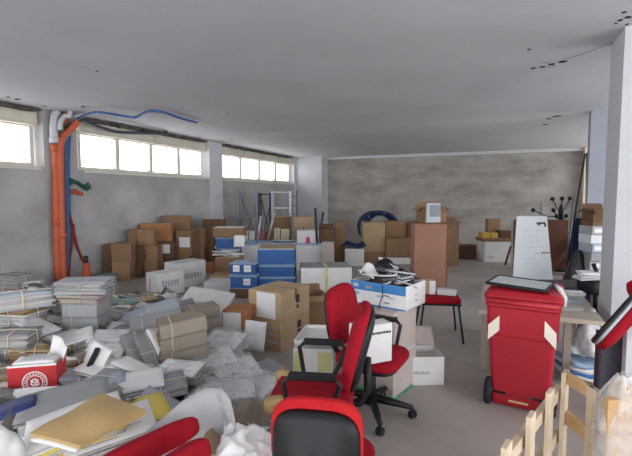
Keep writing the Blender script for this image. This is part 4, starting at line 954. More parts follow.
b = MB(); b.pad(.40, .35, [(0, .002), (1, .002), (1, .022), (0, .022)], mx, e=4); obj('seat_board', b, 'pale_board', t)
b = MB(); b.pad(.41, .36, [(0, .024), (1, .024), (.95, .048), (0, .05)], mx, e=4); obj('seat_shell', b, 'black', t)
mx2 = Matrix.Translation((.25, .0, .1)) @ Matrix.Rotation(R(60), 4, 'Y')
b = MB(); b.pad(.36, .40, [(0, -.03), (.9, -.03), (1, -.01), (1, .02), (.9, .035), (0, .04)], mx2, e=4); obj('backrest', b, 'red_fabric', t)
# ---- pallet standing on edge
ztp = .64
P1 = onz(566, 371, ztp); P0 = onz(509, 441, ztp); u = (P0-P1); u.z = 0; LP = u.length; yp = math.atan2(u.y, u.x)
t = thing('wooden_pallet', 'raw pine slatted pallet frame standing upright in front of the red bin', 'pallet', (P1.x, P1.y, 0), (R(0), 0, yp))
nrm = Vector((-math.sin(yp), math.cos(yp), 0)); sgn = 1 if nrm.dot(RIGHT) > 0 else -1
for k in range(5):
    b = MB(); b.box((.01+k*(LP/2.95), 0, ztp/2), (.075, .022, ztp), rot=(0, 0, .02*k)); obj('upright_board', b, 'wood', t, bevel=.002)
for z, l0 in ((.515, 0), (.28, 0), (.06, 0)):
    b = MB(); b.box((LP*.72, -sgn*.034, z), (LP*1.5, .03, .06)); obj('rail', b, 'wood', t, bevel=.002)
P2 = onz(594, 388, ztp); e2 = P2-P1; e2.z = 0; l2 = e2.length; a2 = math.atan2(e2.y, e2.x)-yp
for z, hh_ in ((ztp-.03, .06), (.40, .07), (.12, .07)):
    b = MB(); b.box((math.cos(a2)*l2/2, math.sin(a2)*l2/2, z), (l2, .022, hh_), rot=(0, 0, a2)); obj('cross_board', b, 'wood_edge', t, bevel=.002)
b = MB(); b.box((math.cos(a2)*l2, math.sin(a2)*l2, ztp/2), (.06, .03, ztp), rot=(0, 0, a2)); obj('corner_post', b, 'wood', t, bevel=.002)
# ---- wrapped planks
pw = atc(619, 420, 2.0)
t = thing('plank_bundle', 'bundle of pine planks wrapped in crumpled clear plastic at bottom right', 'planks', (pw.x, pw.y, 0), (R(6), R(-5), YAW))
zw = HC+ray(612, 372).z*2.0
for k, (x, y, h_, w_) in enumerate([(-.035, -.02, zw-.06, .075), (.045, .0, zw-.02, .07), (.115, .03, zw-.12, .06), (.03, .07, zw-.05, .09)]):
    b = MB(); b.box((x, y, h_/2), (w_, .035, h_), rot=(0, .02*k, .15*k)); obj('plank', b, 'wood_edge', t, bevel=.004)
b = MB()
def wrap(u_, v_):
    a = 2*math.pi*u_; f = 1-max(0, v_-.72)**1.5*5.2
    n_ = .7*noise.noise(Vector((math.cos(a)*2.4, math.sin(a)*2.4, v_*5)))
    return (.04+(.13+.028*n_)*math.cos(a)*max(f, .05), .02+(.10+.028*n_)*math.sin(a)*max(f, .05), v_*(zw+.02)+.02*n_)
b.sheet(wrap, 44, 34); obj('plastic_wrap', b, 'film_mid', t)
# ================================================================== THE PAPER HEAP
CP = [(35, 392, .27), (80, 332, .33), (20, 312, .45), (10, 345, .38), (120, 350, .36), (150, 322, .34), (180, 356, .28), (205, 335, .26), (200, 312, .24), (170, 380, .32), (225, 385, .22), (255, 375, .16), (255, 402, .16), (278, 395, .04),
      (120, 385, .36), (90, 430, .40), (40, 430, .42), (180, 432, .38), (240, 440, .30), (310, 452, .12), (130, 302, .16), (108, 308, .2), (100, 290, .0), (200, 292, .0), (232, 345, .06), (290, 372, .0), (0, 292, .2), (45, 296, .3), (60, 288, .0), (290, 420, .04), (330, 400, 0), (360, 456, 0), (150, 296, 0), (240, 330, 0), (270, 350, 0), (0, 380, .35), (0, 420, .4), (60, 470, .4), (200, 480, .3), (20, 278, 0), (235, 310, 0), (310, 340, 0)]
CW = [(onz(x, y, z), z) for x, y, z in CP]
CWX = [(p.x, p.y, z) for p, z in CW]+[(-6.4, 3.0, .1), (-6.4, 4.2, .1), (-4.8, 2.2, .2), (-3.6, 1.2, .2), (-2.6, .3, .1), (-1.0, 1.0, .0), (-.2, 1.8, 0), (-5.5, 5.6, 0), (-2.6, 5.6, 0), (-.3, 2.6, 0), (-1.6, -.2, 0), (-3.4, 5.5, 0), (-4.4, 6.0, 0)]
def H(x, y):
    sw = sz = 1e-9
    for a, b_, z in CWX:
        w = math.exp(-((a-x)**2+(b_-y)**2)/(2*.30**2)); sw += w; sz += w*z
    return sz/sw if sw > 1e-4 else 0.0
def hit(px, py):
    d = ray(px, py); t = .9/abs(d.z) if d.z < 0 else 3
    t = .6/abs(d.z)
    while t < 14:
        p = Vector((0, 0, HC))+d*t
        if p.z <= H(p.x, p.y)+.001 or p.z <= .002: return p
        t += .01
    return p
# mound of loose sheets (nobody could count these)
mb = MB(); nx, ny = 60, 64; X0, X1, Y0, Y1 = -6.3, -.6, .4, 6.0
vs = []; idx = {}
for i in range(nx+1):
    for j in range(ny+1):
        x = X0+(X1-X0)*i/nx; y = Y0+(Y1-Y0)*j/ny
        vs.append((x, y, H(x, y)-.07+.025*noise.noise(Vector((x*6, y*6, 0)))))
W_ = ny+1; fs = []
for i in range(nx):
    for j in range(ny):
        f = (i*W_+j, (i+1)*W_+j, (i+1)*W_+j+1, i*W_+j+1)
        if max(vs[k][2] for k in f) > -.05: fs.append(f)
mb._add(vs, fs, 0, True)
for k in range(800):
    x, y = random.uniform(X0, X1), random.uniform(Y0, Y1); h = H(x, y)
    if h < .06: continue
    w, l = random.choice([(.21, .30), (.2, .28), (.15, .21), (.22, .31)])
    mx = Matrix.Translation((x, y, h-.01+random.uniform(-.03, .02))) @ Euler((random.gauss(0, .42), random.gauss(0, .42), random.uniform(0, 6.3))).to_matrix().to_4x4()
    cu = random.uniform(-.06, .06); ph = random.uniform(0, 3)
    mb.sheet(lambda u, v: ((u-.5)*w, (v-.5)*l, cu*math.sin(u*3.1+ph)+.03*math.sin(v*4+ph)), 3, 3, 0, random.choice([0, 0, 1, 1, 1, 1, 2, 3]), True, mx)
hp = obj('loose_paper', mb, ['gap_shade_paper', 'white', 'brown_cover', 'blue_cover'])
tag(hp, 'mass of loose sheets under the jumbled bundles of files on the floor', 'papers', kind='stuff')
# ---- prototypes (built once, copied, removed at the end)
PROTO = {}
def wob(r): return random.uniform(-r, r)
def proto(key, name, cover, edges, L=.32, W=.24, T=.10, layers=7, tied=True, lines=False, cov_over=.008, string='string'):
    t = thing(name, key, 'proto', (0, 0, -5))
    b = MB(); n = layers; z = .006
    for k in range(n):
        h = (T-.014)/n; b.box((wob(.008), wob(.008), z+h/2), (L-.012+wob(.01), W-.012+wob(.01), h*.97), rot=(0, 0, wob(.05))); z += h
    obj('page_block', b, edges, t)
    b = MB()
    b.sheet(lambda u, v: ((u-.5)*(L+cov_over), (v-.5)*(W+cov_over), T-.002+.008*math.sin(u*3.14)*math.sin(v*3.14)-.004*u*v), 8, 6, .005)
    obj('top_cover', b, cover, t)
    b = MB(); b.box((0, 0, .003), (L+cov_over, W+cov_over, .006)); obj('bottom_cover', b, cover, t)
    if tied:
        b = MB(); e = .004
        b.tube([(-L/2-.006, .01, -.001), (-L/2-.006, .01, T+.002), (0, .012, T+.010), (L/2+.006, .008, T+.002), (L/2+.006, .008, -.001)], .0035, 5)
        b.tube([(.02, -W/2-.006, -.001), (.02, -W/2-.006, T+.002), (.018, 0, T+.011), (.02, W/2+.006, T+.002), (.02, W/2+.006, -.001)], .0035, 5)
        obj(string, b, 'string', t)
    if lines:
        b = MB()
        for r_ in range(9):
            b.box((-.02+wob(.02), -W*.4+W*.8*r_/8, T+.0065+.0), (L*random.uniform(.3, .75), .005, .002))
        obj('printed_lines', b, 'ink_soft', t)
    PROTO[key] = t; KIDS[t.name] = [(c, list(c.children)) for c in t.children]
def proto_box(key, name, cover, edges, L=.34, W=.25, T=.10):
    """file box: closed card sleeve with the page edges showing at the left end"""
    t = thing(name, key, 'proto', (0, 0, -5))
    b = MB()
    b.box((.004, 0, T-.003), (L-.008, W, .006)); b.box((.004, 0, .003), (L-.008, W, .006)); b.box((.004, -W/2+.003, T/2), (L-.008, .006, T-.012)); b.box((.004, W/2-.003, T/2), (L-.008, .006, T-.012)); b.box((L/2-.003, 0, T/2), (.006, W-.012, T-.012))
    obj('sleeve', b, cover, t, bevel=.003)
    b = MB(); n = 6
    for k in range(n): b.box((-.004+wob(.006), 0, .01+(T-.02)*(k+.5)/n), (L-.02, W-.02, (T-.02)/n*.95))
    obj('page_block', b, edges, t)
    b = MB(); b.tube([(-.08, -W/2-.003, 0), (-.08, -W/2-.003, T+.003), (-.08, W/2+.003, T+.003), (-.08, W/2+.003, 0)], .003, 5); obj('string', b, 'string', t)
    PROTO[key] = t; KIDS[t.name] = [(c, list(c.children)) for c in t.children]
def proto_folder(key, name, cover, edges='edges_white', L=.33, W=.24, T=.03):
    t = thing(name, key, 'proto', (0, 0, -5))
    f = lambda u, v: .012*math.sin(u*2.6)+.006*math.sin(v*5)
    b = MB(); b.sheet(lambda u, v: ((u-.5)*L, (v-.5)*W, T+f(u, v)), 10, 6, .004); obj('top_cover', b, cover, t)
    b = MB(); b.sheet(lambda u, v: ((u-.5)*(L-.01), (v-.5)*(W-.008)+.002, T-.005+f(u, v)), 10, 6, T-.009); obj('page_block', b, edges, t)
    b = MB(); b.sheet(lambda u, v: ((u-.5)*L, (v-.5)*W, .004+f(u, v)), 10, 6, .004); obj('bottom_cover', b, cover, t)
    PROTO[key] = t; KIDS[t.name] = [(c, list(c.children)) for c in t.children]
proto('grey', 'paper_bundle', 'grey_cover', 'edges_white')
proto('greyg', 'paper_bundle', 'grey_cover', 'edges_grey', layers=9)
proto('white', 'paper_bundle', 'white_cover', 'edges_white', layers=8, lines=True)
proto('brown', 'paper_bundle', 'brown_cover', 'edges_brown')
proto('kraft', 'paper_bundle', 'card_tan', 'edges_brown', layers=10)
proto('bluish', 'paper_bundle', 'blue_cover', 'edges_white')
proto('reddish', 'paper_bundle', 'red_folder', 'edges_white', layers=6)
proto('teal', 'paper_bundle', 'teal', 'edges_white', layers=6)
proto('ochre', 'paper_bundle', 'ochre', 'edges_grey', layers=4)
proto('print', 'paper_stack', 'white', 'edges_white', tied=False, lines=True, layers=9, cov_over=-.01)
proto_box('fbox', 'file_box', 'grey_cover', 'edges_brown')
proto_box('fboxb', 'file_box', 'brown_cover', 'edges_brown')
proto_folder('folder', 'paper_folder', 'grey_cover'); proto_folder('wfolder', 'paper_folder', 'white'); proto_folder('bfolder', 'paper_folder', 'blue_cover')
proto_folder('yfolder', 'paper_folder', 'yellow'); proto_folder('nfolder', 'paper_folder', 'navy')
DIM = {'fbox': (.34, .25, .10), 'fboxb': (.34, .25, .10)}
for k in ('folder', 'wfolder', 'bfolder', 'yfolder', 'nfolder'): DIM[k] = (.33, .24, .034)
CATS = {'paper_bundle': 'paper bundle', 'paper_stack': 'papers', 'file_box': 'file box', 'paper_folder': 'folder'}
placed = []
def put(key, p, L, W, T, a, label, rx=0, ry=0, group=None):
    d = DIM.get(key, (.32, .24, .10)); pr = PROTO[key]; nm = pr.name.split('.')[0]
    o = dup(pr, p, (R(rx), R(ry), R(YD+a)), (L/d[0], W/d[1], T/d[2]), label, CATS[nm], group)
    return o
def stack(px, py, items, back=.5, lift=0, mark=True):
    """items (key, L, W, T, a, label[, rx, ry, dx]) piled upward from the heap surface at a pixel (front edge)"""
    p0 = hit(px, py); z = p0.z+lift-.01
    for it in items:
        key, L, W, T, a, lab = it[:6]; rx, ry, dx = (list(it[6:])+[0, 0, 0])[:3]
        q = p0+FWD*(W*back)+RIGHT*dx; q.z = z
        put(key, q, L, W, T, a, lab, rx, ry); z += T+.003+abs(math.sin(R(rx)))*W*.25
        if mark: placed.append((q.x, q.y, max(L, W)*.5))
    return z
G = 'jumbled paper bundles on the floor'
stack(80, 337, [('kraft', .34, .26, .055, 3, 'brown-edged paper bundle under the two grey file boxes'),
    ('fbox', .31, .25, .118, 1, 'grey file box, lower of two under the ochre folder'), ('fbox', .31, .25, .118, -1, 'grey file box, upper of two under the ochre folder'),
    ('ochre', .34, .26, .04, -2, 'ochre folder tied with string on top of two grey file boxes'), ('reddish', .40, .26, .03, -6, 'faded red folder above the ochre folder'), ('teal', .44, .28, .045, 4, 'teal edged paper bundle high above the ochre folder'),
    ('white', .40, .27, .035, -4, 'white paper bundle near the top of the tall ochre stack'), ('bluish', .42, .27, .025, 8, 'bluish folder of papers crowning the tall ochre stack')])
stack(58, 318, [('white', .25, .2, .06, 40, 'small white bundle slipping off the left of the two grey file boxes', 0, 18), ('print', .25, .2, .05, 20, 'printed white papers wedged left of the ochre folder', 0, 20), ('white', .26, .2, .05, -12, 'white bundle left of the teal edged bundle', 0, 10), ('grey', .3, .22, .05, 10, 'pale grey bundle left of the top of the tall ochre stack', 0, -6)])
stack(10, 338, [('reddish', .34, .26, .09, -12, 'faded red folder at the left edge under white papers'), ('white', .34, .25, .11, -8, 'white bundle over the faded red folder at the left edge'), ('kraft', .34, .25, .03, -10, 'thin brown bundle below the long white binder at left'), ('bluish', .52, .22, .13, 38, 'long pale blue-grey binder lying obliquely at the left edge')])
stack(26, 292, [('print', .3, .25, .15, 20, 'thick white block of paper behind the long blue-grey binder')])
stack(30, 345, [('grey', .3, .2, .045, -24, 'lowest white bundle in the slipping trio left of the grey file boxes', 0, 14), ('white', .3, .2, .045, -26, 'middle white bundle in the slipping trio left of the grey file boxes', 0, 14), ('white', .3, .2, .045, -22, 'top white bundle in the slipping trio left of the grey file boxes', 0, 14)])
stack(52, 345, [('print', .26, .2, .07, 18, 'small printed bundle in front of the two grey file boxes', 0, -10)])
stack(22, 362, [('kraft', .28, .2, .1, 30, 'brown bundle with frayed edges behind the red box', 6, 10)])
stack(48, 356, [('brown', .28, .2, .07, -20, 'grey-brown bundle behind the white papers of the red box', 8, 0)])
stack(4, 362, [('greyg', .3, .24, .1, 0, 'dark edged bundle at the left edge, lower of two'), ('greyg', .3, .24, .1, 8, 'dark edged bundle at the left edge, upper of two')])
stack(4, 388, [('brown', .3, .24, .09, 10, 'grey-brown bundle at the left edge beside the red box')])
# far left bundles by the wall
q = atc(11, 292, 6.5); 
for i, (key, T, a, lab) in enumerate([('greyg', .11, 3, 'grey bundle on the floor by the left wall, bottom of its pile'), ('reddish', .09, -5, 'dull red bundle in the pile by the left wall'), ('white', .1, 4, 'white bundle in the pile by the left wall'), ('grey', .08, -8, 'grey bundle topping the pile by the left wall')]):
    put(key, (q.x+.02*i, q.y, [.002, .114, .207, .31][i]), .5, .3, T, a-14, lab)
put('teal', (q.x+.45, q.y+.1, .002), .4, .3, .16, -4, 'teal bundle on the floor by the left wall next to the small pile')
# middle of the heap, back row
stack(117, 310, [('teal', .42, .28, .09, -2, 'greenish grey bundle with white top at the back of the heap')])
stack(98, 326, [('greyg', .34, .26, .12, 0, 'dark grey bundle right behind the two grey file boxes', 0, 8)])
stack(140, 308, [('kraft', .3, .22, .1, 24, 'brown-edged bundle behind the long blue-grey folder', 0, -8)])
stack(128, 326, [('bluish', .62, .26, .06, 33, 'long blue-grey binder sloping up to the right at the back of the heap', 16, -12, .12)], lift=.04)
stack(178, 322, [('white', .36, .2, .04, 33, 'white folder below the long sloping blue-grey binder', 12, -10)])
stack(203, 313, [('wfolder', .62, .36, .035, -14, 'big white folder propped up at the back right of the heap', 34, 6)], lift=.10)
stack(176, 316, [('grey', .34, .24, .08, 24, 'grey bundle behind the stacked grey-brown file boxes', 8, -8)], lift=.03)
stack(212, 306, [('white', .3, .14, .06, -4, 'short white bundle next to the long flat white box')])
# grey-brown file boxes in two leaning piles
z = stack(178, 371, [('fboxb', .34, .24, .105, 24, 'grey-brown file box, lowest of the front leaning pile of three', 0, -6), ('fboxb', .34, .24, .105, 26, 'grey-brown file box, middle of the front leaning pile of three', 0, -6), ('fboxb', .34, .24, .105, 25, 'grey-brown file box with brown end, top of the front leaning pile', 0, -6)], lift=.06)
stack(198, 340, [('fboxb', .32, .24, .1, 28, 'grey-brown file box, lowest of the rear leaning pile', 0, -6), ('fboxb', .32, .24, .1, 30, 'grey-brown file box, middle of the rear leaning pile', 0, -6), ('fboxb', .32, .24, .09, 29, 'grey-brown file box, top of the rear leaning pile', 0, -6)])
stack(152, 346, [('brown', .34, .22, .12, 26, 'grey-brown bundle supporting the lone sloping file box', 0, -6), ('fbox', .42, .24, .1, 20, 'lone grey file box with brown page ends, sloping left of the leaning piles', 8, -8)])
stack(140, 338, [('folder', .34, .26, .05, 50, 'grey folder folded round the left end of the lone file box', 0, 30)])
# centre
stack(104, 352, [('grey', .32, .24, .06, 12, 'grey bundle under printed papers in the heap centre'), ('print', .3, .22, .05, 4, 'printed white papers with pale string right of the grey file boxes', 10, 0)])
stack(100, 362, [('print', .3, .2, .06, 2, 'white sheet stack with dark print facing forward in the heap centre', 24, 0)], lift=.02)
stack(120, 346, [('greyg', .32, .24, .07, -18, 'dark grey paper bundle right of the printed white papers', 10, 8)])
stack(134, 362, [('greyg', .34, .2, .08, -48, 'striped grey bundle leaning steeply in the heap centre', 0, 24)], lift=.03)
stack(146, 366, [('greyg', .36, .16, .09, -52, 'dark page bundle beside the white plank-like folder', 0, 26)], lift=.03)
stack(160, 366, [('wfolder', .44, .15, .035, -50, 'narrow white folder leaning like a plank in the heap centre', -8, 30)], lift=.09)
stack(98, 384, [('wfolder', .36, .22, .03, -22, 'large white folder lying open in front of the printed papers', 8, 4)], lift=.05)
stack(132, 384, [('wfolder', .36, .14, .03, -30, 'slim white folder right of the large white folder', 4, 12)], lift=.06)
stack(92, 360, [('yfolder', .28, .18, .03, -14, 'yellowish folder peeping out beside the printed white papers', 6, 6)])
stack(66, 352, [('teal', .3, .2, .04, 24, 'greenish folder bundle in front of the brown-edged bundle', 12, -10), ('white', .3, .2, .05, 28, 'white bundle with green edge in front of the two grey file boxes', 14, -10)])
stack(120, 400, [('wfolder', .4, .26, .03, 22, 'grey-white plastic folder behind the kraft envelope', 6, -4)], lift=.03)
stack(150, 402, [('greyg', .34, .22, .05, 24, 'grey papers bundle between plastic folder and curved grey sheet', 6, -6)], lift=.02)
stack(176, 390, [('grey', .34, .24, .05, -10, 'grey bundle under the white-topped papers before the leaning piles', 6, 0), ('print', .3, .2, .05, -12, 'white topped paper block before the front leaning pile', 8, 0)], lift=.02)
stack(152, 386, [('white', .34, .22, .05, 6, 'white bundle behind the red cushions in the heap', 10, 6)])
# right side of heap, wrapped papers
GP = 'papers in clear plastic'
def wrapped(px, py, L, W, T, a, label, rx=0, lift=0, key='print'):
    p0 = hit(px, py); q = p0+FWD*W*.5; q.z = p0.z+lift
    put(key, q, L, W, T, a, label+' inside clear plastic', rx)
    b = MB(); sd = random.uniform(0, 9)
    def fn(u, v):
        x, y = (u-.5)*L*1.25, (v-.5)*W*1.3; e = max(abs(u-.5)*2, abs(v-.5)*2)
        z_ = (T+.03)*(1-max(0, e-.72)/.28*.8)+.022*noise.noise(Vector((u*4, v*4, sd)))+.008*noise.noise(Vector((u*11, v*11, sd)))
        return (x+.02*noise.noise(Vector((u*4, v*4, sd+5))), y, z_)
    b.sheet(fn, 26, 22)
    lay('plastic_wrap', 'crumpled clear plastic over the '+label, 'plastic', q, (R(rx), 0, R(YD+a)), b, 'film', 'clear plastic sheets over papers')
wrapped(222, 358, .34, .26, .08, -18, 'flat papers before the white sheeted carton', 14, .05)
wrapped(208, 378, .34, .26, .08, 26, 'papers right of the front leaning pile', 10, .04)
wrapped(232, 388, .36, .24, .08, 34, 'tilted newspapers in the right of the heap', 16, .03)
wrapped(252, 402, .34, .26, .07, -28, 'white papers nearest the torn chair seat', 10, .02)
wrapped(226, 408, .34, .24, .06, 10, 'papers behind the curved grey sheet', 8, .02)
stack(270, 388, [('greyg', .34, .24, .06, -40, 'dark grey newspapers leaning by the torn chair seat', 14, 10)], lift=.02)
stack(262, 412, [('brown', .34, .26, .06, -34, 'grey-brown folder low beside the torn chair seat', 4, 4)])
b = MB(); b.sheet(crump(.15, .12, 8, 5.5), 36, 14); p = hit(250, 424); lay('grey_sack', 'grey-brown crumpled sack between curved sheet and black chair back', 'bag', p, (0, 0, .4), b, 'brown_cover')
bag('crumpled_plastic', 'knotted dark plastic scrap among the wrapped papers', 250, 407, .2, .06, .07, 'film_white', seed=8.2)
# red carton with emblem
p = hit(33, 393); p.z += .0
wr = 44*depth(p)/F; hr = 29*depth(p)/F
t = carton('red_carton', 'red cardboard box with round white emblem full of white papers', 'box', (p.x, p.y, p.z-.01), wr, wr*.62, hr, 12, 'red_box', top='none')
me = []
k = MB(); zc_ = hr*.42; rr = hr*.40
def ringm(b, r0, r1, n=36, x0=0, y=-.002):
    vs = []
    for r_ in (r0, r1):
        for j in range(n):
            a = 2*math.pi*j/n; vs.append((x0+r_*math.cos(a), y, zc_+r_*math.sin(a)))
    b._add(vs, [(j, (j+1) % n, n+(j+1) % n, n+j) for j in range(n)])
ringm(k, rr*.9, rr, x0=wr*.05); ringm(k, rr*.58, rr*.66, x0=wr*.05)
for j in range(22):
    a = 2*math.pi*j/22; k.box((wr*.05+rr*.78*math.cos(a), -.002, zc_+rr*.78*math.sin(a)), (rr*.12, .002, rr*.1), rot=(0, -a, 0))
for dx, dz, sw, sh in [(-.22, .12, .2, .3), (.2, .1, .22, .34), (0, -.22, .5, .16), (0, .3, .3, .12), (0, .02, .14, .2), (-.3, -.12, .12, .14), (.3, -.15, .12, .14)]:
    k.box((wr*.05+rr*dx, -.002, zc_+rr*dz), (rr*sw, .002, rr*sh))
obj('emblem', k, 'white', t)
k = MB(); k.box((0, .004, hr+.003), (wr, .01, .012)); obj('white_rim', k, 'white', t)
q = Vector((p.x, p.y, p.z)); an = R(YD+12); uy = Vector((-math.sin(an), math.cos(an), 0)); ux = Vector((math.cos(an), math.sin(an), 0))
o = put('print', q+uy*wr*.31+Vector((0, 0, hr*.3)), wr*.88, wr*.5, hr*.75, 12, 'block of white paper filling the red cardboard box')
b = MB(); b.sheet(lambda u, v: ((u-.5)*wr*.5, .02*math.sin(u*5)+.05*v, v*.16*(1-.4*u)), 8, 6, .004)
lay('paper_sheet', 'white sheet standing up at the right of the red cardboard box', 'paper', q+ux*wr*.3+uy*wr*.55+Vector((0, 0, hr*.75)), (0, 0, an-.5), b, 'white')
b = MB(); b.sheet(lambda u, v: ((u-.5)*.2, .1*(v-.5)**2, v*.24), 8, 8, .012); b.box((0, -.02, .12), (.02, .03, .22), rot=(0, .2, 0), mi=1)
p = hit(88, 378); lay('ring_binder', 'white binder with black spine standing right of the red box', 'binder', (p.x, p.y, p.z-.01), (R(-14), R(12), R(YD-30)), b, ['white', 'black'])
# foreground left
stack(48, 434, [('greyg', .36, .26, .04, 24, 'grey bundle under the big grey folder in the foreground'), ('folder', .40, .30, .028, 24, 'big grey folder lying flat in front of the red box', 4, -4)], lift=.05)
stack(6, 432, [('nfolder', .19, .15, .05, 30, 'navy blue folder at the left edge in front of the red box', 10, -8)], lift=.05)
stack(38, 446, [('print', .24, .16, .03, 34, 'white papers between the navy folder and the kraft envelope', 8, -6)], lift=.05)
stack(90, 398, [('bfolder', .3, .2, .03, 30, 'white edged plastic folder behind the big grey folder', 8, -6)], lift=.02)
stack(108, 396, [('greyg', .3, .22, .05, -8, 'grey crumpled paper bundle right of the big grey folder', 4, 4)], lift=.02)
bag('plastic_bag', 'white plastic bag in the bottom left corner', 1, 456, .5, .085, .13, 'white_card', seed=6.1, s=9)
stack(60, 462, [('yfolder', .42, .27, .045, 28, 'yellow folder at the bottom under the kraft envelope', 6, -8), ('wfolder', .40, .27, .03, 30, 'white folder with blue edge over the yellow folder at bottom left', 6, -8)], lift=.05)
stack(116, 446, [('yfolder', .40, .26, .045, 33, 'yellow folder with green mark right of the kraft envelope', 6, -8)], lift=.04)
# kraft envelope: corners in the picture, on a plane
c4 = [onz(31, 437, .57), onz(80, 449, .55), onz(147, 414, .57), onz(102, 397, .60)]
cen = sum(c4, Vector())/4
def env(u, v):
    a = c4[0].lerp(c4[3], u); b_ = c4[1].lerp(c4[2], u); q = a.lerp(b_, v); return q-cen+Vector((0, 0, .022*math.sin(u*3.14)*math.sin(v*3.14)+.004*math.sin(u*9+v*4)))
b = MB(); b.sheet(env, 20, 12, .02, 0, False)
t = thing('kraft_envelope', 'big brown kraft envelope lying on yellow folders at bottom left', 'envelope', cen)
obj('body', b, 'kraft', t)
b = MB(); b.sheet(lambda u, v: env(.0+.14*u, v)+Vector((0, 0, .004)), 4, 12, .003); obj('flap', b, 'kraft', t)
b = MB(); b.sheet(lambda u, v: env(-.03+.05*u, .05+.9*v)-Vector((0, 0, .012)), 3, 8, .012); obj('paper_edge', b, 'white', t)
stack(96, 462, [('print', .4, .3, .06, 30, 'white papers beneath the kraft envelope', 4, -6)], lift=.04)
# red cushions of an overturned chair, bottom left
t = thing('overturned_chair', 'overturned red upholstered chair at the bottom left showing two cushions', 'chair', atc(150, 440, 1.72), (0, 0, YAW))
pA_, pB_ = atc(92, 462, 1.55), atc(196, 413, 1.95); dd = (pB_-pA_); ax = dd.normalized(); mid = (pA_+pB_)/2-t.location
rotm = Matrix.Rotation(-YAW, 4, 'Z')
def edge_pad(mid, ax, L, W, T, m, nm):
    x = ax; up = Vector((0, 0, 1)); z = (up-x*up.dot(x)).normalized(); tilt = (z*.85-FWD*.0+RIGHT*-.35); y = (tilt-x*tilt.dot(x)).normalized(); n_ = x.cross(y)
    mx = rotm @ Matrix(((x.x, y.x, n_.x, mid.x), (x.y, y.y, n_.y, mid.y), (x.z, y.z, n_.z, mid.z), (0, 0, 0, 1)))
    b = MB(); b.pad(L, W, [(0, -T/2), (.8, -T/2), (.95, -T*.38), (1, 0), (.95, T*.38), (.8, T/2), (0, T/2)], mx, e=4); return obj(nm, b, m, t)
edge_pad(mid-Vector((0, 0, .05)), ax, dd.length*1.02, .10, .075, 'red_fabric', 'backrest')
pA2, pB2 = atc(140, 476, 1.45), atc(204, 435, 1.72); d2 = pB2-pA2
edge_pad((pA2+pB2)/2-t.location-Vector((0, 0, .05)), d2.normalized(), d2.length*1.1, .10, .075, 'red_fabric', 'seat')
# curved grey card sheet
A = hit(152, 432); c0 = depth(A)
pts = [atc(140, 436, 1.9), atc(160, 420, 1.98), atc(182, 401, 2.06), atc(205, 388, 2.12), atc(222, 388, 2.12), atc(231, 400, 2.04), atc(235, 420, 1.94)]
def card(u, v):
    k = u*(len(pts)-1); i = min(int(k), len(pts)-2); f = k-i; f = f*f*(3-2*f) if False else f
    top = pts[i].lerp(pts[i+1], f); low = top+Vector((0, 0, -.24))-FWD*.16+RIGHT*.03
    return top.lerp(low, v)-pts[2]+Vector((0, 0, .0))
b = MB(); b.sheet(card, 30, 8, .003); t = thing('card_sheet', 'large grey speckled card sheet curving upright behind the red cushions', 'card', pts[2])
obj('sheet', b, 'grey_paper', t)
b = MB()
for r_ in range(4):
    for j in range(6):
        q0 = card(.62+.015*j+.04*r_, .12+.09*j*.6+.05*r_); b.box(q0-FWD*.006, (.012, .004, .012))
obj('speckle_print', b, 'ink_soft', t)
# brown card and white cloth at the bottom edge
b = MB(); q = [onz(184, 470, .5), onz(230, 452, .42), onz(222, 424, .42), onz(206, 436, .46)]
cen = sum(q, Vector())/4
b.sheet(lambda u, v: q[0].lerp(q[1], u).lerp(q[3].lerp(q[2], u), v)-cen+Vector((0, 0, .02*math.sin(u*3+v))), 8, 8, .006)
lay('cardboard_piece', 'bent piece of brown cardboard between red cushion and white cloth', 'cardboard', cen, (0, 0, 0), b, 'card_tan')
c4w = [onz(204, 480, .5), onz(292, 474, .42), onz(272, 430, .46), onz(226, 420, .54)]; cenw = sum(c4w, Vector())/4
def clo(u, v):
    p = c4w[0].lerp(c4w[1], u).lerp(c4w[3].lerp(c4w[2], u), v)-cenw
    return p+Vector((0, 0, .035*noise.noise(Vector((u*4, v*4, 3)))+.018*noise.noise(Vector((u*9, v*9, 1)))-.07*max(0, abs(u-.5)*2-.75)))+RIGHT*.03*noise.noise(Vector((u*5, v*5, 7)))
b = MB(); b.sheet(clo, 30, 24, .004); lay('white_cloth', 'crumpled white cloth at the bottom edge left of the black chair back', 'cloth', cenw, (0, 0, 0), b, 'white')
q = onz(292, 462, .3); b = MB(); b.sheet(crump(.12, .07, 9, 2.5), 30, 12); lay('white_cloth', 'smaller white cloth scrap at the bottom edge under the black chair back', 'cloth', q-Vector((0, 0, .04)), (0, 0, 0), b, 'white')
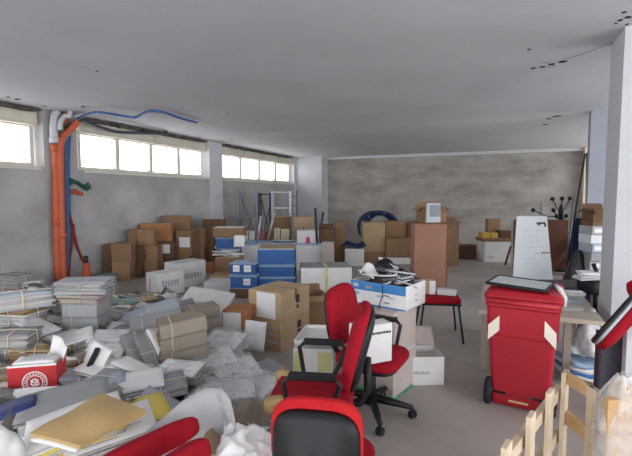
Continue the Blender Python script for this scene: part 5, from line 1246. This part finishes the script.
# ---- filler bundles half buried everywhere in the heap; same look = same label and group
FL = {'grey': 'grey-covered tied bundle half buried in the heap of papers', 'greyg': 'grey bundle with dark page edges half buried in the heap', 'white': 'white-covered tied bundle with grey lines half buried in the heap', 'print': 'loose white printed papers half buried in the heap',
      'brown': 'brown-grey tied bundle half buried in the heap', 'kraft': 'tan-covered bundle half buried in the heap', 'bluish': 'pale blue covered bundle half buried in the heap', 'folder': 'thin grey folder half buried in the heap', 'wfolder': 'thin white folder half buried in the heap'}
keys = ['grey', 'greyg', 'white', 'white', 'white', 'print', 'print', 'print', 'print', 'brown', 'kraft', 'bluish', 'folder', 'wfolder', 'wfolder']
cnt = 0
for k in range(2600):
    x, y = random.uniform(-5.9, -1.2), random.uniform(1.3, 5.4); h = H(x, y)
    if h < .09: continue
    pp = Vector((x, y, h)); c = depth(pp); rr_ = _RM.transposed() @ (pp-Vector((0, 0, HC))); px = CX+F*rr_.x/c; py = CY-F*rr_.y/c
    if c < 1.2 or px < -25 or px > 275 or py > 475: continue
    if 25 < px < 205 and py > 410: continue
    if any((x-a)**2+(y-b_)**2 < (.125)**2 for a, b_, r_ in placed): continue
    gx = (H(x+.05, y)-H(x-.05, y))/.1; gy = (H(x, y+.05)-H(x, y-.05))/.1
    key = random.choice(keys); T = random.uniform(.03, .08) if key not in ('folder', 'wfolder') else .03
    L = random.uniform(.22, .32); yaw = random.uniform(-60, 60)
    d = DIM.get(key, (.32, .24, .10)); pr = PROTO[key]
    n_ = Vector((-gx, -gy, 1)).normalized(); qr = n_.to_track_quat('Z', 'Y') @ Euler((wob(.38), wob(.38), R(YD+yaw))).to_quaternion()
    dup(pr, (x, y, h-.02), qr.to_euler(), (L/d[0], L*.74/d[1], T/d[2]), FL[key], CATS[pr.name.split('.')[0]], 'half buried '+{'print': 'printed papers', 'folder': 'grey folders', 'wfolder': 'white folders'}.get(key, key.replace('greyg', 'dark-edged').replace('bluish', 'pale blue').replace('kraft', 'tan')+' bundles'))
    placed.append((x, y, L*.5)); cnt += 1
    if cnt >= 210: break
print('filler', cnt)
for k, t in PROTO.items():
    for ch in list(t.children): bpy.data.objects.remove(ch)
    bpy.data.objects.remove(t)
# ================================================================== LIGHT
w = bpy.data.worlds.new('overcast_daylight'); sc.world = w; w.use_nodes = True
w.node_tree.nodes['Background'].inputs['Color'].default_value = (.97, .985, 1.0, 1)
w.node_tree.nodes['Background'].inputs['Strength'].default_value = 3.2
def portal(loc, rot, sx, sy):
    l = bpy.data.lights.new('daylight_portal', 'AREA'); l.shape = 'RECTANGLE'; l.size = sx; l.size_y = sy; l.cycles.is_portal = True
    o = bpy.data.objects.new('daylight_portal', l); COL.objects.link(o); o.location = loc; o.rotation_euler = rot
for y0, y1 in [(1.0, 4.7), (5.42, 9.04), (9.74, 13.98)]: portal((XL-.45, (y0+y1)/2, 2.36), (0, R(-90), 0), .62, y1-y0)
for y0, y1 in [(-3.5, 3.2), (4.0, 8.3), (9.3, 14.2)]: portal((XR+.25, (y0+y1)/2, 1.57), (0, R(90), 0), 2.25, y1-y0)
for x0, x1 in [(-6.0, -1.2), (-.8, 4.5)]: portal(((x0+x1)/2, YF-.25, 1.52), (R(90), 0, 0), x1-x0, 2.45)
vs_ = sc.view_settings; vs_.view_transform = 'Standard'; vs_.look = 'None'; vs_.exposure = 0.9; vs_.gamma = 1.0; vs_.use_curve_mapping = False
sc.display_settings.display_device = 'sRGB'
sc.cycles.use_denoising = True
sc.cycles.max_bounces = 8; sc.cycles.diffuse_bounces = 5; sc.cycles.transparent_max_bounces = 12
